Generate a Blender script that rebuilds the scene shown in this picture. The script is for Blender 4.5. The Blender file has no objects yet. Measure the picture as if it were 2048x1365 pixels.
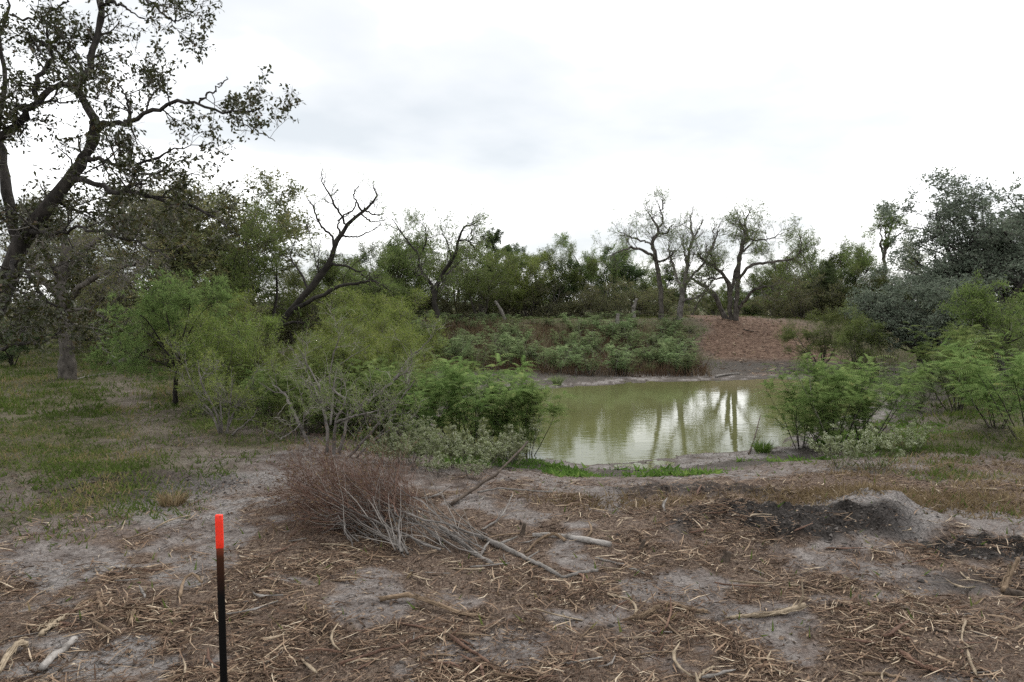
import bpy, math
import numpy as np
from mathutils import Vector

# ------------------------------------------------------------------ camera, sky, sun, exposure
scene = bpy.context.scene
COL = scene.collection
H, F, CX, CY = 2.5, 1365.0, 1024.0, 682.5
PITCH = math.radians(3.44)
cam_data = bpy.data.cameras.new("camera")
cam_data.lens, cam_data.sensor_width = 24.0, 36.0
cam_data.clip_start, cam_data.clip_end = 0.05, 4000
cam = bpy.data.objects.new("camera", cam_data)
cam.location = (0, 0, H)
cam.rotation_euler = (math.pi / 2 - PITCH, 0, 0)
COL.objects.link(cam)
scene.camera = cam

SUN_EL, SUN_AZ = math.radians(52), math.radians(20)      # soft sun behind cloud, ahead and to the right
world = bpy.data.worlds.new("World")
scene.world = world
world.use_nodes = True
nt = world.node_tree
nt.nodes.clear()
def N(tree, t, **kw):
    n = tree.nodes.new(t)
    for k, v in kw.items():
        setattr(n, k, v)
    return n
wo = N(nt, "ShaderNodeOutputWorld")
bg = N(nt, "ShaderNodeBackground")
bg.inputs[1].default_value = 0.10
sky = N(nt, "ShaderNodeTexSky", sky_type="NISHITA", sun_disc=False, sun_elevation=SUN_EL, sun_rotation=SUN_AZ)
tc = N(nt, "ShaderNodeTexCoord")
sep = N(nt, "ShaderNodeSeparateXYZ")
rot = N(nt, "ShaderNodeMapping"); rot.inputs["Rotation"].default_value = (0, 0, math.radians(-48))
nt.links.new(tc.outputs["Generated"], rot.inputs[0]); nt.links.new(rot.outputs[0], sep.inputs[0])
mx = N(nt, "ShaderNodeMath", operation="MAXIMUM"); mx.inputs[1].default_value = 0.0
nt.links.new(sep.outputs[2], mx.inputs[0])
ad = N(nt, "ShaderNodeMath", operation="ADD"); ad.inputs[1].default_value = 0.16
nt.links.new(mx.outputs[0], ad.inputs[0])
dx = N(nt, "ShaderNodeMath", operation="DIVIDE"); dy = N(nt, "ShaderNodeMath", operation="DIVIDE")
nt.links.new(sep.outputs[0], dx.inputs[0]); nt.links.new(ad.outputs[0], dx.inputs[1])
nt.links.new(sep.outputs[1], dy.inputs[0]); nt.links.new(ad.outputs[0], dy.inputs[1])
cmb = N(nt, "ShaderNodeCombineXYZ")
nt.links.new(dx.outputs[0], cmb.inputs[0]); nt.links.new(dy.outputs[0], cmb.inputs[1]); cmb.inputs[2].default_value = 3.7
nz = N(nt, "ShaderNodeTexNoise"); nz.inputs["Scale"].default_value = 0.75; nz.inputs["Detail"].default_value = 5; nz.inputs["Roughness"].default_value = 0.5
nt.links.new(cmb.outputs[0], nz.inputs["Vector"])
rp = N(nt, "ShaderNodeValToRGB")
rp.color_ramp.elements[0].position = 0.33; rp.color_ramp.elements[0].color = (0.342, 0.36, 0.374, 1)
rp.color_ramp.elements[1].position = 0.53; rp.color_ramp.elements[1].color = (0.82, 0.82, 0.82, 1)
e = rp.color_ramp.elements.new(0.44); e.color = (0.415, 0.423, 0.428, 1)
nt.links.new(nz.outputs["Fac"], rp.inputs[0])
sc10 = N(nt, "ShaderNodeVectorMath", operation="SCALE"); sc10.inputs["Scale"].default_value = 10.0
nt.links.new(rp.outputs[0], sc10.inputs[0])
mixs = N(nt, "ShaderNodeMix", data_type="RGBA"); mixs.inputs[0].default_value = 0.94
nt.links.new(sky.outputs[0], mixs.inputs[6]); nt.links.new(sc10.outputs[0], mixs.inputs[7])
nt.links.new(mixs.outputs[2], bg.inputs[0]); nt.links.new(bg.outputs[0], wo.inputs[0])

sun_d = bpy.data.lights.new("sun", "SUN")
sun_d.energy, sun_d.angle, sun_d.color = 0.9, math.radians(22), (1.0, 0.97, 0.92)
sun = bpy.data.objects.new("sun", sun_d)
sd_ = Vector((math.sin(SUN_AZ) * math.cos(SUN_EL), math.cos(SUN_AZ) * math.cos(SUN_EL), math.sin(SUN_EL)))
sun.rotation_euler = (-sd_).to_track_quat("-Z", "Y").to_euler()
COL.objects.link(sun)
vs = scene.view_settings
scene.display_settings.display_device = "sRGB"
vs.view_transform, vs.look, vs.gamma, vs.exposure = "Standard", "None", 1.0, 1.24
vs.use_curve_mapping = False
cy = scene.cycles
cy.use_denoising = False        # fine leaves and litter smear under the denoiser
cy.max_bounces, cy.diffuse_bounces, cy.glossy_bounces, cy.transmission_bounces = 5, 3, 2, 3
cy.caustics_reflective = cy.caustics_refractive = False

# ------------------------------------------------------------------ small maths
def rng_(s): return np.random.default_rng(s)
def nrm(v): return v / np.maximum(np.linalg.norm(v, axis=-1, keepdims=True), 1e-9)
def sstep(a, b, x):
    t = np.clip((x - a) / (b - a), 0, 1)
    return t * t * (3 - 2 * t)
def _hash(i, j, s):
    h = (i.astype(np.int64) * 374761393 + j.astype(np.int64) * 668265263 + s * 1442695041) & 0xFFFFFFFF
    h = ((h ^ (h >> 13)) * 1274126177) & 0xFFFFFFFF
    h = ((h ^ (h >> 16)) * 2246822519) & 0xFFFFFFFF
    return ((h ^ (h >> 15)) & 0xFFFFFF) / float(0xFFFFFF)
def vnoise(x, y, s=0):
    i, j = np.floor(x), np.floor(y)
    u, v = x - i, y - j
    u, v = u * u * (3 - 2 * u), v * v * (3 - 2 * v)
    a, b = _hash(i, j, s), _hash(i + 1, j, s)
    c, d = _hash(i, j + 1, s), _hash(i + 1, j + 1, s)
    return (a + (b - a) * u) * (1 - v) + (c + (d - c) * u) * v - 0.5
def fbm(x, y, s=0, o=4):
    r, a = 0, 1.0
    for k in range(o):
        r = r + a * vnoise(x * 2 ** k + 17.3 * k, y * 2 ** k - 9.1 * k, s + k)
        a *= 0.5
    return r
CP, SP = math.cos(PITCH), math.sin(PITCH)
def ray(px, py):
    a, b = (px - CX) / F, (py - CY) / F
    return np.array([a, CP - b * SP, -SP - b * CP])
def P(px, py, depth):
    r = ray(px, py)
    return np.array([0, 0, H]) + r * (depth / r[1])

# ------------------------------------------------------------------ terrain
WATER = -0.5
POND = np.array([(1.4, 12.35), (.5, 12.7), (-.5, 13.2), (-1.5, 14.6), (-2.0, 16.4), (-1.5, 19.6), (.3, 22.2), (2.2, 23.4), (4.2, 24.4), (7.0, 25.2),
                 (10.0, 25.9), (11.6, 24.6), (11.3, 21.5), (9.4, 18.3), (6.7, 15.4), (4.7, 13.5), (3.0, 12.75)])
def pond_sd(x, y):
    d = np.full(x.shape, 1e9); ins = np.zeros(x.shape, bool)
    n = len(POND)
    for k in range(n):
        ax, ay = POND[k]; bx, by = POND[(k + 1) % n]
        ex, ey = bx - ax, by - ay
        t = np.clip(((x - ax) * ex + (y - ay) * ey) / (ex * ex + ey * ey), 0, 1)
        d = np.minimum(d, np.hypot(x - ax - t * ex, y - ay - t * ey))
        c = ((ay > y) != (by > y)) & (x < (bx - ax) * (y - ay) / ((by - ay) if by != ay else 1e-9) + ax)
        ins ^= c
    return np.where(ins, -d, d)
MOUND = (4.2, 7.75)
def terrain(x, y, fine=True):
    x = np.asarray(x, float); y = np.asarray(y, float)
    sd = pond_sd(x, y) + 0.35 * vnoise(x * 0.7, y * 0.7, 5) + 0.16 * vnoise(x * 2.6, y * 2.6, 6) + 0.10 * vnoise(x * 6.5, y * 6.5, 7)
    far = sstep(18, 25, y)
    bank = 1.5 * sstep(25.5, 37, y) * sstep(-13, -5, x) * (1 - 0.55 * sstep(15, 24, x)) * (1 - 0.4 * sstep(44, 60, y))
    land = bank + 0.10 * fbm(x * 0.22, y * 0.22, 11, 2) - 0.05 * sstep(9, 12, y) * (1 - far)
    w = 3.6 + 7.5 * far * sstep(-8, -2, x)
    t = np.clip(sd / w, 0, 1)
    s = 0.45 * t + 0.55 * t * t * (3 - 2 * t)
    z = np.where(sd > 0, WATER + (land - WATER) * s, WATER + 0.16 * np.maximum(sd, -3))
    mx_, my_ = (x - MOUND[0]), (y - MOUND[1])
    q = 1.0 + 0.25 * fbm(x * 1.6, y * 1.6, 31, 3)
    m = np.exp(-((mx_ / 0.52) ** 2 + (my_ / 0.5) ** 2) * q)
    z = z + 0.24 * m + 0.13 * np.exp(-(((x - 3.0) / 0.85) ** 2 + ((y - 7.35) / 0.5) ** 2))
    z = z - 0.16 * np.exp(-(((x - 4.25) / 0.45) ** 2 + ((y - 7.05) / 0.22) ** 2))
    if fine:
        k = 1 - 0.8 * (sd < 0.15)
        z = z + k * (0.07 * fbm(x * 0.9, y * 0.9, 21, 3) + 0.035 * fbm(x * 4.2, y * 4.2, 22, 3))
        mud = mud_mask(x, y)
        z = z + mud * (0.20 * np.abs(fbm(x * 4.5, y * 4.5, 23, 3)) + .05 * np.abs(vnoise(x * 11, y * 11, 24))) + .16 * m * fbm(x * 3.1, y * 3.1, 27, 4) + k * 0.012 * fbm(x * 15, y * 15, 25, 2)
    return z
def blob(x, y, c, r, soft=0.35):
    q = np.hypot((x - c[0]) / r[0], (y - c[1]) / r[1])
    return 1 - sstep(1 - soft, 1 + soft, q)
def mud_mask(x, y):
    n = 0.5 * fbm(x * 1.3, y * 1.3, 41, 3)
    a = blob(x + n, y + n, (3.05, 7.35), (1.15, 0.55)) + blob(x + n, y, (4.75, 6.75), (0.8, 0.35)) + 0.5 * blob(x + n, y, (4.3, 5.9), (0.75, 0.25)) \
        + 0.4 * blob(x + n, y - n, (5.1, 5.1), (0.7, 0.25)) + 0.6 * blob(x, y + n, (2.4, 8.7), (1.2, 0.3)) + 0.5 * blob(x, y, (-4.9, 9.2), (1.3, .8))
    return np.clip(a, 0, 1)
def ground_z(x, y): return float(terrain(np.array([x]), np.array([y]))[0])
def G(px, py):
    r = ray(px, py); t = np.linspace(2, 120, 6000)
    pts = np.array([0, 0, H]) + r * t[:, None]
    z = terrain(pts[:, 0], pts[:, 1])
    k = np.argmax(pts[:, 2] < z) if (pts[:, 2] < z).any() else len(t) - 1
    return np.array([pts[k, 0], pts[k, 1], z[k]])
def on(px, depth):
    x = (px - CX) / F * depth
    return np.array([x, depth, ground_z(x, depth)])

# ------------------------------------------------------------------ materials
def mat(name):
    m = bpy.data.materials.new(name); m.use_nodes = True
    t = m.node_tree; t.nodes.clear()
    return m, t, N(t, "ShaderNodeOutputMaterial")
def ramp(t, stops):
    r = N(t, "ShaderNodeValToRGB"); el = r.color_ramp.elements
    while len(el) < len(stops): el.new(0.5)
    for q, (p, c) in zip(el, stops):
        q.position = p; q.color = (*c, 1)
    return r
def noise(t, vec, scale, detail=4, rough=0.55):
    n = N(t, "ShaderNodeTexNoise"); n.inputs["Scale"].default_value = scale
    n.inputs["Detail"].default_value = detail; n.inputs["Roughness"].default_value = rough
    if vec is not None: t.links.new(vec, n.inputs["Vector"])
    return n
LEAF_GAIN = {"oak_leaf": 1.2, "straw": 1.0, "rust_stem": 1.0, "grass_blade": 1.25, "pale_leaf": 1.0, "flower": 1.0}
def leaf_mat(name, stops, trans=0.35, gloss=0.0):
    k = LEAF_GAIN.get(name, 1.55)      # reflected plus transmitted share of a leaf
    stops = [(p, tuple(k * q for q in c)) for p, c in stops]
    m, t, o = mat(name)
    a = N(t, "ShaderNodeAttribute", attribute_name="rnd")
    oi = N(t, "ShaderNodeObjectInfo")
    r = ramp(t, stops)
    t.links.new(a.outputs["Fac"], r.inputs[0])
    hs = N(t, "ShaderNodeHueSaturation")
    mr = N(t, "ShaderNodeMapRange"); mr.inputs[3].default_value = 0.75; mr.inputs[4].default_value = 1.25
    t.links.new(oi.outputs["Random"], mr.inputs[0]); t.links.new(mr.outputs[0], hs.inputs["Value"])
    mr2 = N(t, "ShaderNodeMapRange"); mr2.inputs[3].default_value = 0.485; mr2.inputs[4].default_value = 0.51
    t.links.new(oi.outputs["Random"], mr2.inputs[0]); t.links.new(mr2.outputs[0], hs.inputs["Hue"])
    t.links.new(r.outputs[0], hs.inputs["Color"])
    d = N(t, "ShaderNodeBsdfDiffuse"); tr = N(t, "ShaderNodeBsdfTranslucent")
    t.links.new(hs.outputs[0], d.inputs[0]); t.links.new(hs.outputs[0], tr.inputs[0])
    mi = N(t, "ShaderNodeMixShader"); mi.inputs[0].default_value = trans
    t.links.new(d.outputs[0], mi.inputs[1]); t.links.new(tr.outputs[0], mi.inputs[2])
    out = mi
    if gloss:
        g = N(t, "ShaderNodeBsdfGlossy"); g.inputs["Roughness"].default_value = 0.45; g.inputs[0].default_value = (1, 1, 1, 1)
        m2 = N(t, "ShaderNodeMixShader"); m2.inputs[0].default_value = gloss
        t.links.new(mi.outputs[0], m2.inputs[1]); t.links.new(g.outputs[0], m2.inputs[2]); out = m2
    t.links.new(out.outputs[0], o.inputs[0])
    return m
def bark_mat(name, dark, light, scale=9, stretch=0.25, bump=0.6):
    m, t, o = mat(name)
    c = N(t, "ShaderNodeTexCoord"); mp = N(t, "ShaderNodeMapping"); mp.inputs["Scale"].default_value = (1, 1, stretch)
    t.links.new(c.outputs["Object"], mp.inputs[0])
    n1 = noise(t, mp.outputs[0], scale, 6, 0.65); n2 = noise(t, c.outputs["Object"], scale * 0.35, 3)
    ml = N(t, "ShaderNodeMath", operation="MULTIPLY_ADD"); ml.inputs[1].default_value = 0.6
    t.links.new(n2.outputs[0], ml.inputs[0])
    h = N(t, "ShaderNodeMath", operation="MULTIPLY"); h.inputs[1].default_value = 0.45
    t.links.new(n1.outputs[0], h.inputs[0]); t.links.new(h.outputs[0], ml.inputs[2])
    r = ramp(t, [(0.38, dark), (0.66, light)])
    t.links.new(ml.outputs[0], r.inputs[0])
    b = N(t, "ShaderNodeBsdfPrincipled"); b.inputs["Roughness"].default_value = 0.9; b.inputs["Specular IOR Level"].default_value = 0.2
    t.links.new(r.outputs[0], b.inputs[0])
    bp = N(t, "ShaderNodeBump"); bp.inputs["Strength"].default_value = bump; bp.inputs["Distance"].default_value = 0.03
    t.links.new(n1.outputs[0], bp.inputs["Height"]); t.links.new(bp.outputs[0], b.inputs["Normal"])
    t.links.new(b.outputs[0], o.inputs[0])
    return m
def rnd_mat(name, stops, rough=0.85, grain=0.0):
    m, t, o = mat(name)
    a = N(t, "ShaderNodeAttribute", attribute_name="rnd"); r = ramp(t, stops)
    t.links.new(a.outputs["Fac"], r.inputs[0])
    b = N(t, "ShaderNodeBsdfPrincipled"); b.inputs["Roughness"].default_value = rough; b.inputs["Specular IOR Level"].default_value = 0.2
    src = r.outputs[0]
    c = N(t, "ShaderNodeTexCoord")
    n = noise(t, c.outputs["Object"], 28, 4, 0.6)
    mr = N(t, "ShaderNodeMapRange"); mr.inputs[1].default_value = .3; mr.inputs[2].default_value = .7; mr.inputs[3].default_value = 0.65; mr.inputs[4].default_value = 1.25
    t.links.new(n.outputs[0], mr.inputs[0])
    v = N(t, "ShaderNodeVectorMath", operation="SCALE"); t.links.new(src, v.inputs[0]); t.links.new(mr.outputs[0], v.inputs["Scale"])
    t.links.new(v.outputs[0], b.inputs[0])
    t.links.new(b.outputs[0], o.inputs[0])
    return m
M = {}
M["oak_leaf"] = leaf_mat("oak_leaf", [(0, (.024, .034, .011)), (.55, (.05, .062, .02)), (.85, (.066, .062, .02)), (1, (.095, .06, .026))], .3, .03)
M["olive_leaf"] = leaf_mat("olive_leaf", [(0, (.06, .072, .032)), (.6, (.11, .118, .052)), (1, (.175, .14, .07))], .35)
M["mesquite_leaf"] = leaf_mat("mesquite_leaf", [(0, (.05, .075, .022)), (.6, (.095, .13, .04)), (1, (.15, .18, .06))], .45)
M["bush_leaf"] = leaf_mat("bush_leaf", [(0, (.048, .068, .02)), (.6, (.095, .12, .04)), (1, (.15, .165, .062))], .45)
M["dark_leaf"] = leaf_mat("dark_leaf", [(0, (.03, .045, .022)), (.6, (.055, .078, .034)), (1, (.09, .11, .05))], .35)
M["grey_leaf"] = leaf_mat("grey_leaf", [(0, (.055, .068, .05)), (.6, (.10, .118, .088)), (1, (.155, .17, .13))], .35)
M["yellow_leaf"] = leaf_mat("yellow_leaf", [(0, (.065, .09, .022)), (.6, (.125, .155, .042)), (1, (.20, .21, .065))], .45)
M["fern_leaf"] = leaf_mat("fern_leaf", [(0, (.055, .088, .026)), (.5, (.105, .15, .05)), (.85, (.16, .205, .075)), (1, (.19, .17, .07))], .45)
M["pale_leaf"] = leaf_mat("pale_leaf", [(0, (.14, .18, .075)), (.6, (.24, .28, .135)), (1, (.34, .37, .22))], .4)
M["flower"] = leaf_mat("flower", [(0, (.30, .32, .22)), (1, (.54, .55, .44))], .3)
M["weed_leaf"] = leaf_mat("weed_leaf", [(0, (.08, .115, .05)), (.6, (.14, .185, .085)), (1, (.21, .235, .125))], .45)
M["grass_blade"] = leaf_mat("grass_blade", [(0, (.045, .066, .016)), (.6, (.08, .112, .028)), (.85, (.115, .125, .042)), (1, (.20, .155, .085))], .35)
M["straw"] = leaf_mat("straw", [(0, (.14, .105, .055)), (.6, (.25, .195, .11)), (1, (.38, .31, .19))], .3)
M["shore_leaf"] = leaf_mat("shore_leaf", [(0, (.04, .075, .016)), (.6, (.075, .135, .03)), (1, (.13, .19, .05))], .4)
M["rust_stem"] = leaf_mat("rust_stem", [(0, (.065, .04, .025)), (.6, (.13, .09, .055)), (1, (.21, .165, .105))], .15)
M["bark_dark"] = bark_mat("bark_dark", (.010, .0085, .008), (.05, .044, .038))
M["bark_oak"] = bark_mat("bark_oak", (.009, .008, .007), (.055, .048, .042), 14, .3, 1.0)
M["bark_grey"] = bark_mat("bark_grey", (.065, .058, .052), (.22, .20, .184), 14, .25)
M["bark_mid"] = bark_mat("bark_mid", (.03, .026, .022), (.13, .115, .10), 12, .25)
M["twig_grey"] = rnd_mat("twig_grey", [(0, (.10, .09, .08)), (1, (.25, .23, .21))])
M["twig_pale"] = rnd_mat("twig_pale", [(0, (.13, .115, .10)), (1, (.36, .33, .30))])
M["twig_dark"] = rnd_mat("twig_dark", [(0, (.02, .017, .014)), (1, (.08, .068, .058))])
M["twig_red"] = rnd_mat("twig_red", [(0, (.055, .030, .022)), (.6, (.13, .072, .052)), (1, (.21, .14, .108))])
M["chip"] = rnd_mat("chip", [(0, (.04, .025, .017)), (.45, (.125, .077, .050)), (.75, (.235, .16, .106)), (.92, (.38, .29, .20)), (1, (.55, .46, .34))])
M["chip_dark"] = rnd_mat("chip_dark", [(0, (.04, .027, .02)), (.6, (.125, .084, .058)), (1, (.23, .17, .12))])
for nm, a, b in (("wood_pale", (.17, .13, .088), (.37, .30, .215)), ("wood_tan", (.10, .07, .045), (.25, .18, .12)), ("wood_red", (.07, .04, .03), (.19, .115, .08)),
                 ("wood_grey", (.10, .088, .078), (.26, .24, .22)), ("wood_dark", (.03, .022, .017), (.11, .085, .066))):
    M[nm] = bark_mat(nm, a, b, 30, .5, .5)
M["log_bark"] = bark_mat("log_bark", (.08, .068, .058), (.36, .335, .31), 16, 1.0, .5)

def ground_material():
    m, t, o = mat("ground_soil")
    geo = N(t, "ShaderNodeNewGeometry"); pos = geo.outputs["Position"]
    a = N(t, "ShaderNodeVertexColor", layer_name="mask"); sp = N(t, "ShaderNodeSeparateColor"); t.links.new(a.outputs[0], sp.inputs[0])
    a2 = N(t, "ShaderNodeVertexColor", layer_name="mask2"); sp2 = N(t, "ShaderNodeSeparateColor"); t.links.new(a2.outputs[0], sp2.inputs[0])
    grass, mulch, mud = sp.outputs[0], sp.outputs[1], sp.outputs[2]
    pale, red, wet = sp2.outputs[0], sp2.outputs[1], sp2.outputs[2]
    n_big = noise(t, pos, 1.1, 5); n_mid = noise(t, pos, 5, 9, .72); n_fine = noise(t, pos, 38, 5, .7)
    mp = N(t, "ShaderNodeMapping"); mp.inputs["Scale"].default_value = (22, 75, 30); mp.inputs["Rotation"].default_value = (0, 0, .5)
    t.links.new(pos, mp.inputs[0]); n_fib = noise(t, mp.outputs[0], 1, 5, .65)
    mp2 = N(t, "ShaderNodeMapping"); mp2.inputs["Scale"].default_value = (70, 20, 30); mp2.inputs["Rotation"].default_value = (0, 0, -.35)
    t.links.new(pos, mp2.inputs[0]); n_fib2 = noise(t, mp2.outputs[0], 1, 5, .65)
    soil = ramp(t, [(.34, (.09, .066, .054)), (.5, (.185, .15, .132)), (.66, (.29, .252, .23))]); t.links.new(n_mid.outputs[0], soil.inputs[0])
    palec = ramp(t, [(.3, (.185, .163, .15)), (.5, (.28, .255, .24)), (.7, (.37, .345, .325))]); t.links.new(n_mid.outputs[0], palec.inputs[0])
    fmix = N(t, "ShaderNodeMath", operation="MAXIMUM"); t.links.new(n_fib.outputs[0], fmix.inputs[0]); t.links.new(n_fib2.outputs[0], fmix.inputs[1])
    mulc = ramp(t, [(.42, (.055, .036, .027)), (.51, (.17, .118, .088)), (.61, (.285, .215, .165)), (.72, (.42, .34, .265))]); t.links.new(fmix.outputs[0], mulc.inputs[0])
    redc = ramp(t, [(.36, (.07, .042, .029)), (.5, (.16, .10, .07)), (.6, (.235, .158, .113)), (.72, (.31, .23, .172))]); t.links.new(n_mid.outputs[0], redc.inputs[0])
    mudc = ramp(t, [(.3, (.018, .015, .013)), (.55, (.042, .036, .032)), (.75, (.085, .075, .068))]); t.links.new(n_fine.outputs[0], mudc.inputs[0])
    grc = ramp(t, [(.32, (.055, .048, .028)), (.5, (.09, .086, .04)), (.62, (.135, .112, .07)), (.75, (.20, .17, .13))]); t.links.new(n_mid.outputs[0], grc.inputs[0])
    wetc = ramp(t, [(.3, (.055, .047, .04)), (.7, (.13, .115, .10))]); t.links.new(n_fine.outputs[0], wetc.inputs[0])
    def mixby(c0, c1, msk, nz=None, gain=2.2):
        x = N(t, "ShaderNodeMix", data_type="RGBA")
        if nz is not None:   # break the edge of the patch with noise
            q = N(t, "ShaderNodeMath", operation="ADD"); t.links.new(msk, q.inputs[0]); t.links.new(nz, q.inputs[1])
            r = N(t, "ShaderNodeMapRange"); r.inputs[1].default_value = 0.62; r.inputs[2].default_value = 1.28
            t.links.new(q.outputs[0], r.inputs[0]); t.links.new(r.outputs[0], x.inputs[0])
        else: t.links.new(msk, x.inputs[0])
        t.links.new(c0, x.inputs[6]); t.links.new(c1, x.inputs[7])
        return x.outputs[2]
    c = mixby(soil.outputs[0], palec.outputs[0], pale, n_mid.outputs[0])
    c = mixby(c, grc.outputs[0], grass, n_mid.outputs[0])
    c = mixby(c, mulc.outputs[0], mulch, n_mid.outputs[0])
    c = mixby(c, redc.outputs[0], red, n_mid.outputs[0])
    c = mixby(c, mudc.outputs[0], mud, n_mid.outputs[0])
    c = mixby(c, wetc.outputs[0], wet, n_mid.outputs[0])
    v = N(t, "ShaderNodeMapRange"); v.inputs[1].default_value = .35; v.inputs[2].default_value = .65; v.inputs[3].default_value = .58; v.inputs[4].default_value = 1.22
    t.links.new(n_fine.outputs[0], v.inputs[0])
    sc = N(t, "ShaderNodeVectorMath", operation="SCALE"); t.links.new(c, sc.inputs[0]); t.links.new(v.outputs[0], sc.inputs["Scale"])
    b = N(t, "ShaderNodeBsdfPrincipled"); b.inputs["Roughness"].default_value = .95; b.inputs["Specular IOR Level"].default_value = .15
    t.links.new(sc.outputs[0], b.inputs[0])
    vo = N(t, "ShaderNodeTexVoronoi", feature="DISTANCE_TO_EDGE"); vo.inputs["Scale"].default_value = 9
    t.links.new(pos, vo.inputs["Vector"])
    crack = N(t, "ShaderNodeMapRange"); crack.inputs[2].default_value = .06; crack.inputs[3].default_value = -.35; crack.inputs[4].default_value = 0
    t.links.new(vo.outputs[0], crack.inputs[0])
    hh = N(t, "ShaderNodeMath", operation="MULTIPLY_ADD"); hh.inputs[1].default_value = .55
    t.links.new(n_fine.outputs[0], hh.inputs[0]); t.links.new(n_mid.outputs[0], hh.inputs[2])
    h2 = N(t, "ShaderNodeMath", operation="MULTIPLY_ADD"); t.links.new(fmix.outputs[0], h2.inputs[0]); t.links.new(mulch, h2.inputs[1]); t.links.new(hh.outputs[0], h2.inputs[2])
    h3 = N(t, "ShaderNodeMath", operation="MULTIPLY_ADD"); t.links.new(crack.outputs[0], h3.inputs[0]); t.links.new(pale, h3.inputs[1]); t.links.new(h2.outputs[0], h3.inputs[2])
    bp = N(t, "ShaderNodeBump"); bp.inputs["Strength"].default_value = 1.0; bp.inputs["Distance"].default_value = .07
    t.links.new(h3.outputs[0], bp.inputs["Height"]); t.links.new(bp.outputs[0], b.inputs["Normal"])
    t.links.new(b.outputs[0], o.inputs[0])
    return m
def water_material():
    m, t, o = mat("pond_water")
    geo = N(t, "ShaderNodeNewGeometry")
    b = N(t, "ShaderNodeBsdfPrincipled"); b.inputs["Roughness"].default_value = .02; b.inputs["IOR"].default_value = 1.6
    n0 = noise(t, geo.outputs["Position"], .35, 3)
    r = ramp(t, [(.3, (.105, .110, .045)), (.7, (.135, .139, .060))]); t.links.new(n0.outputs[0], r.inputs[0]); t.links.new(r.outputs[0], b.inputs[0])
    mp = N(t, "ShaderNodeMapping"); mp.inputs["Scale"].default_value = (2.2, 6.5, 1); t.links.new(geo.outputs["Position"], mp.inputs[0])
    n1 = noise(t, mp.outputs[0], 1.3, 3, .5); n2 = noise(t, geo.outputs["Position"], .9, 2)
    ml = N(t, "ShaderNodeMath", operation="MULTIPLY"); t.links.new(n1.outputs[0], ml.inputs[0]); t.links.new(n2.outputs[0], ml.inputs[1])
    bp = N(t, "ShaderNodeBump"); bp.inputs["Strength"].default_value = .075; bp.inputs["Distance"].default_value = .05
    t.links.new(ml.outputs[0], bp.inputs["Height"]); t.links.new(bp.outputs[0], b.inputs["Normal"])
    t.links.new(b.outputs[0], o.inputs[0])
    return m
def plain(name, c, rough=.6, metal=0.0, spec=.4):
    m, t, o = mat(name)
    b = N(t, "ShaderNodeBsdfPrincipled"); b.inputs["Base Color"].default_value = (*c, 1); b.inputs["Roughness"].default_value = rough
    b.inputs["Metallic"].default_value = metal; b.inputs["Specular IOR Level"].default_value = spec
    co = N(t, "ShaderNodeTexCoord"); n = noise(t, co.outputs["Object"], 60, 4); bp = N(t, "ShaderNodeBump"); bp.inputs["Strength"].default_value = .15; bp.inputs["Distance"].default_value = .004
    t.links.new(n.outputs[0], bp.inputs["Height"]); t.links.new(bp.outputs[0], b.inputs["Normal"]); t.links.new(b.outputs[0], o.inputs[0])
    return m

# ------------------------------------------------------------------ geometry helpers
class Geo:
    """verts, quads, tris and one random value per vertex, joined into one mesh"""
    def __init__(s): s.v, s.q, s.t, s.r, s.n = [], [], [], [], 0
    def add(s, v, q=None, t=None, r=None):
        v = np.asarray(v, np.float32).reshape(-1, 3)
        if q is not None and len(q): s.q.append(np.asarray(q).reshape(-1, 4) + s.n)
        if t is not None and len(t): s.t.append(np.asarray(t).reshape(-1, 3) + s.n)
        s.r.append(np.full(len(v), .5, np.float32) if r is None else np.asarray(r, np.float32).ravel())
        s.v.append(v); s.n += len(v)
    def mesh(s, name, material, smooth=True):
        me = bpy.data.meshes.new(name)
        if s.n == 0: return me
        v = np.concatenate(s.v)
        q = np.concatenate(s.q) if s.q else np.zeros((0, 4), int)
        t = np.concatenate(s.t) if s.t else np.zeros((0, 3), int)
        me.vertices.add(len(v)); me.vertices.foreach_set("co", v.ravel())
        nl = q.size + t.size
        me.loops.add(nl); me.loops.foreach_set("vertex_index", np.concatenate([q.ravel(), t.ravel()]).astype(np.int32))
        me.polygons.add(len(q) + len(t))
        ls = np.concatenate([np.arange(len(q)) * 4, q.size + np.arange(len(t)) * 3]).astype(np.int32)
        me.polygons.foreach_set("loop_start", ls)
        if smooth: me.polygons.foreach_set("use_smooth", np.ones(len(ls), bool))
        at = me.attributes.new("rnd", "FLOAT", "POINT"); at.data.foreach_set("value", np.concatenate(s.r))
        me.materials.append(material)
        me.update(calc_edges=True)
        return me
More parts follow.
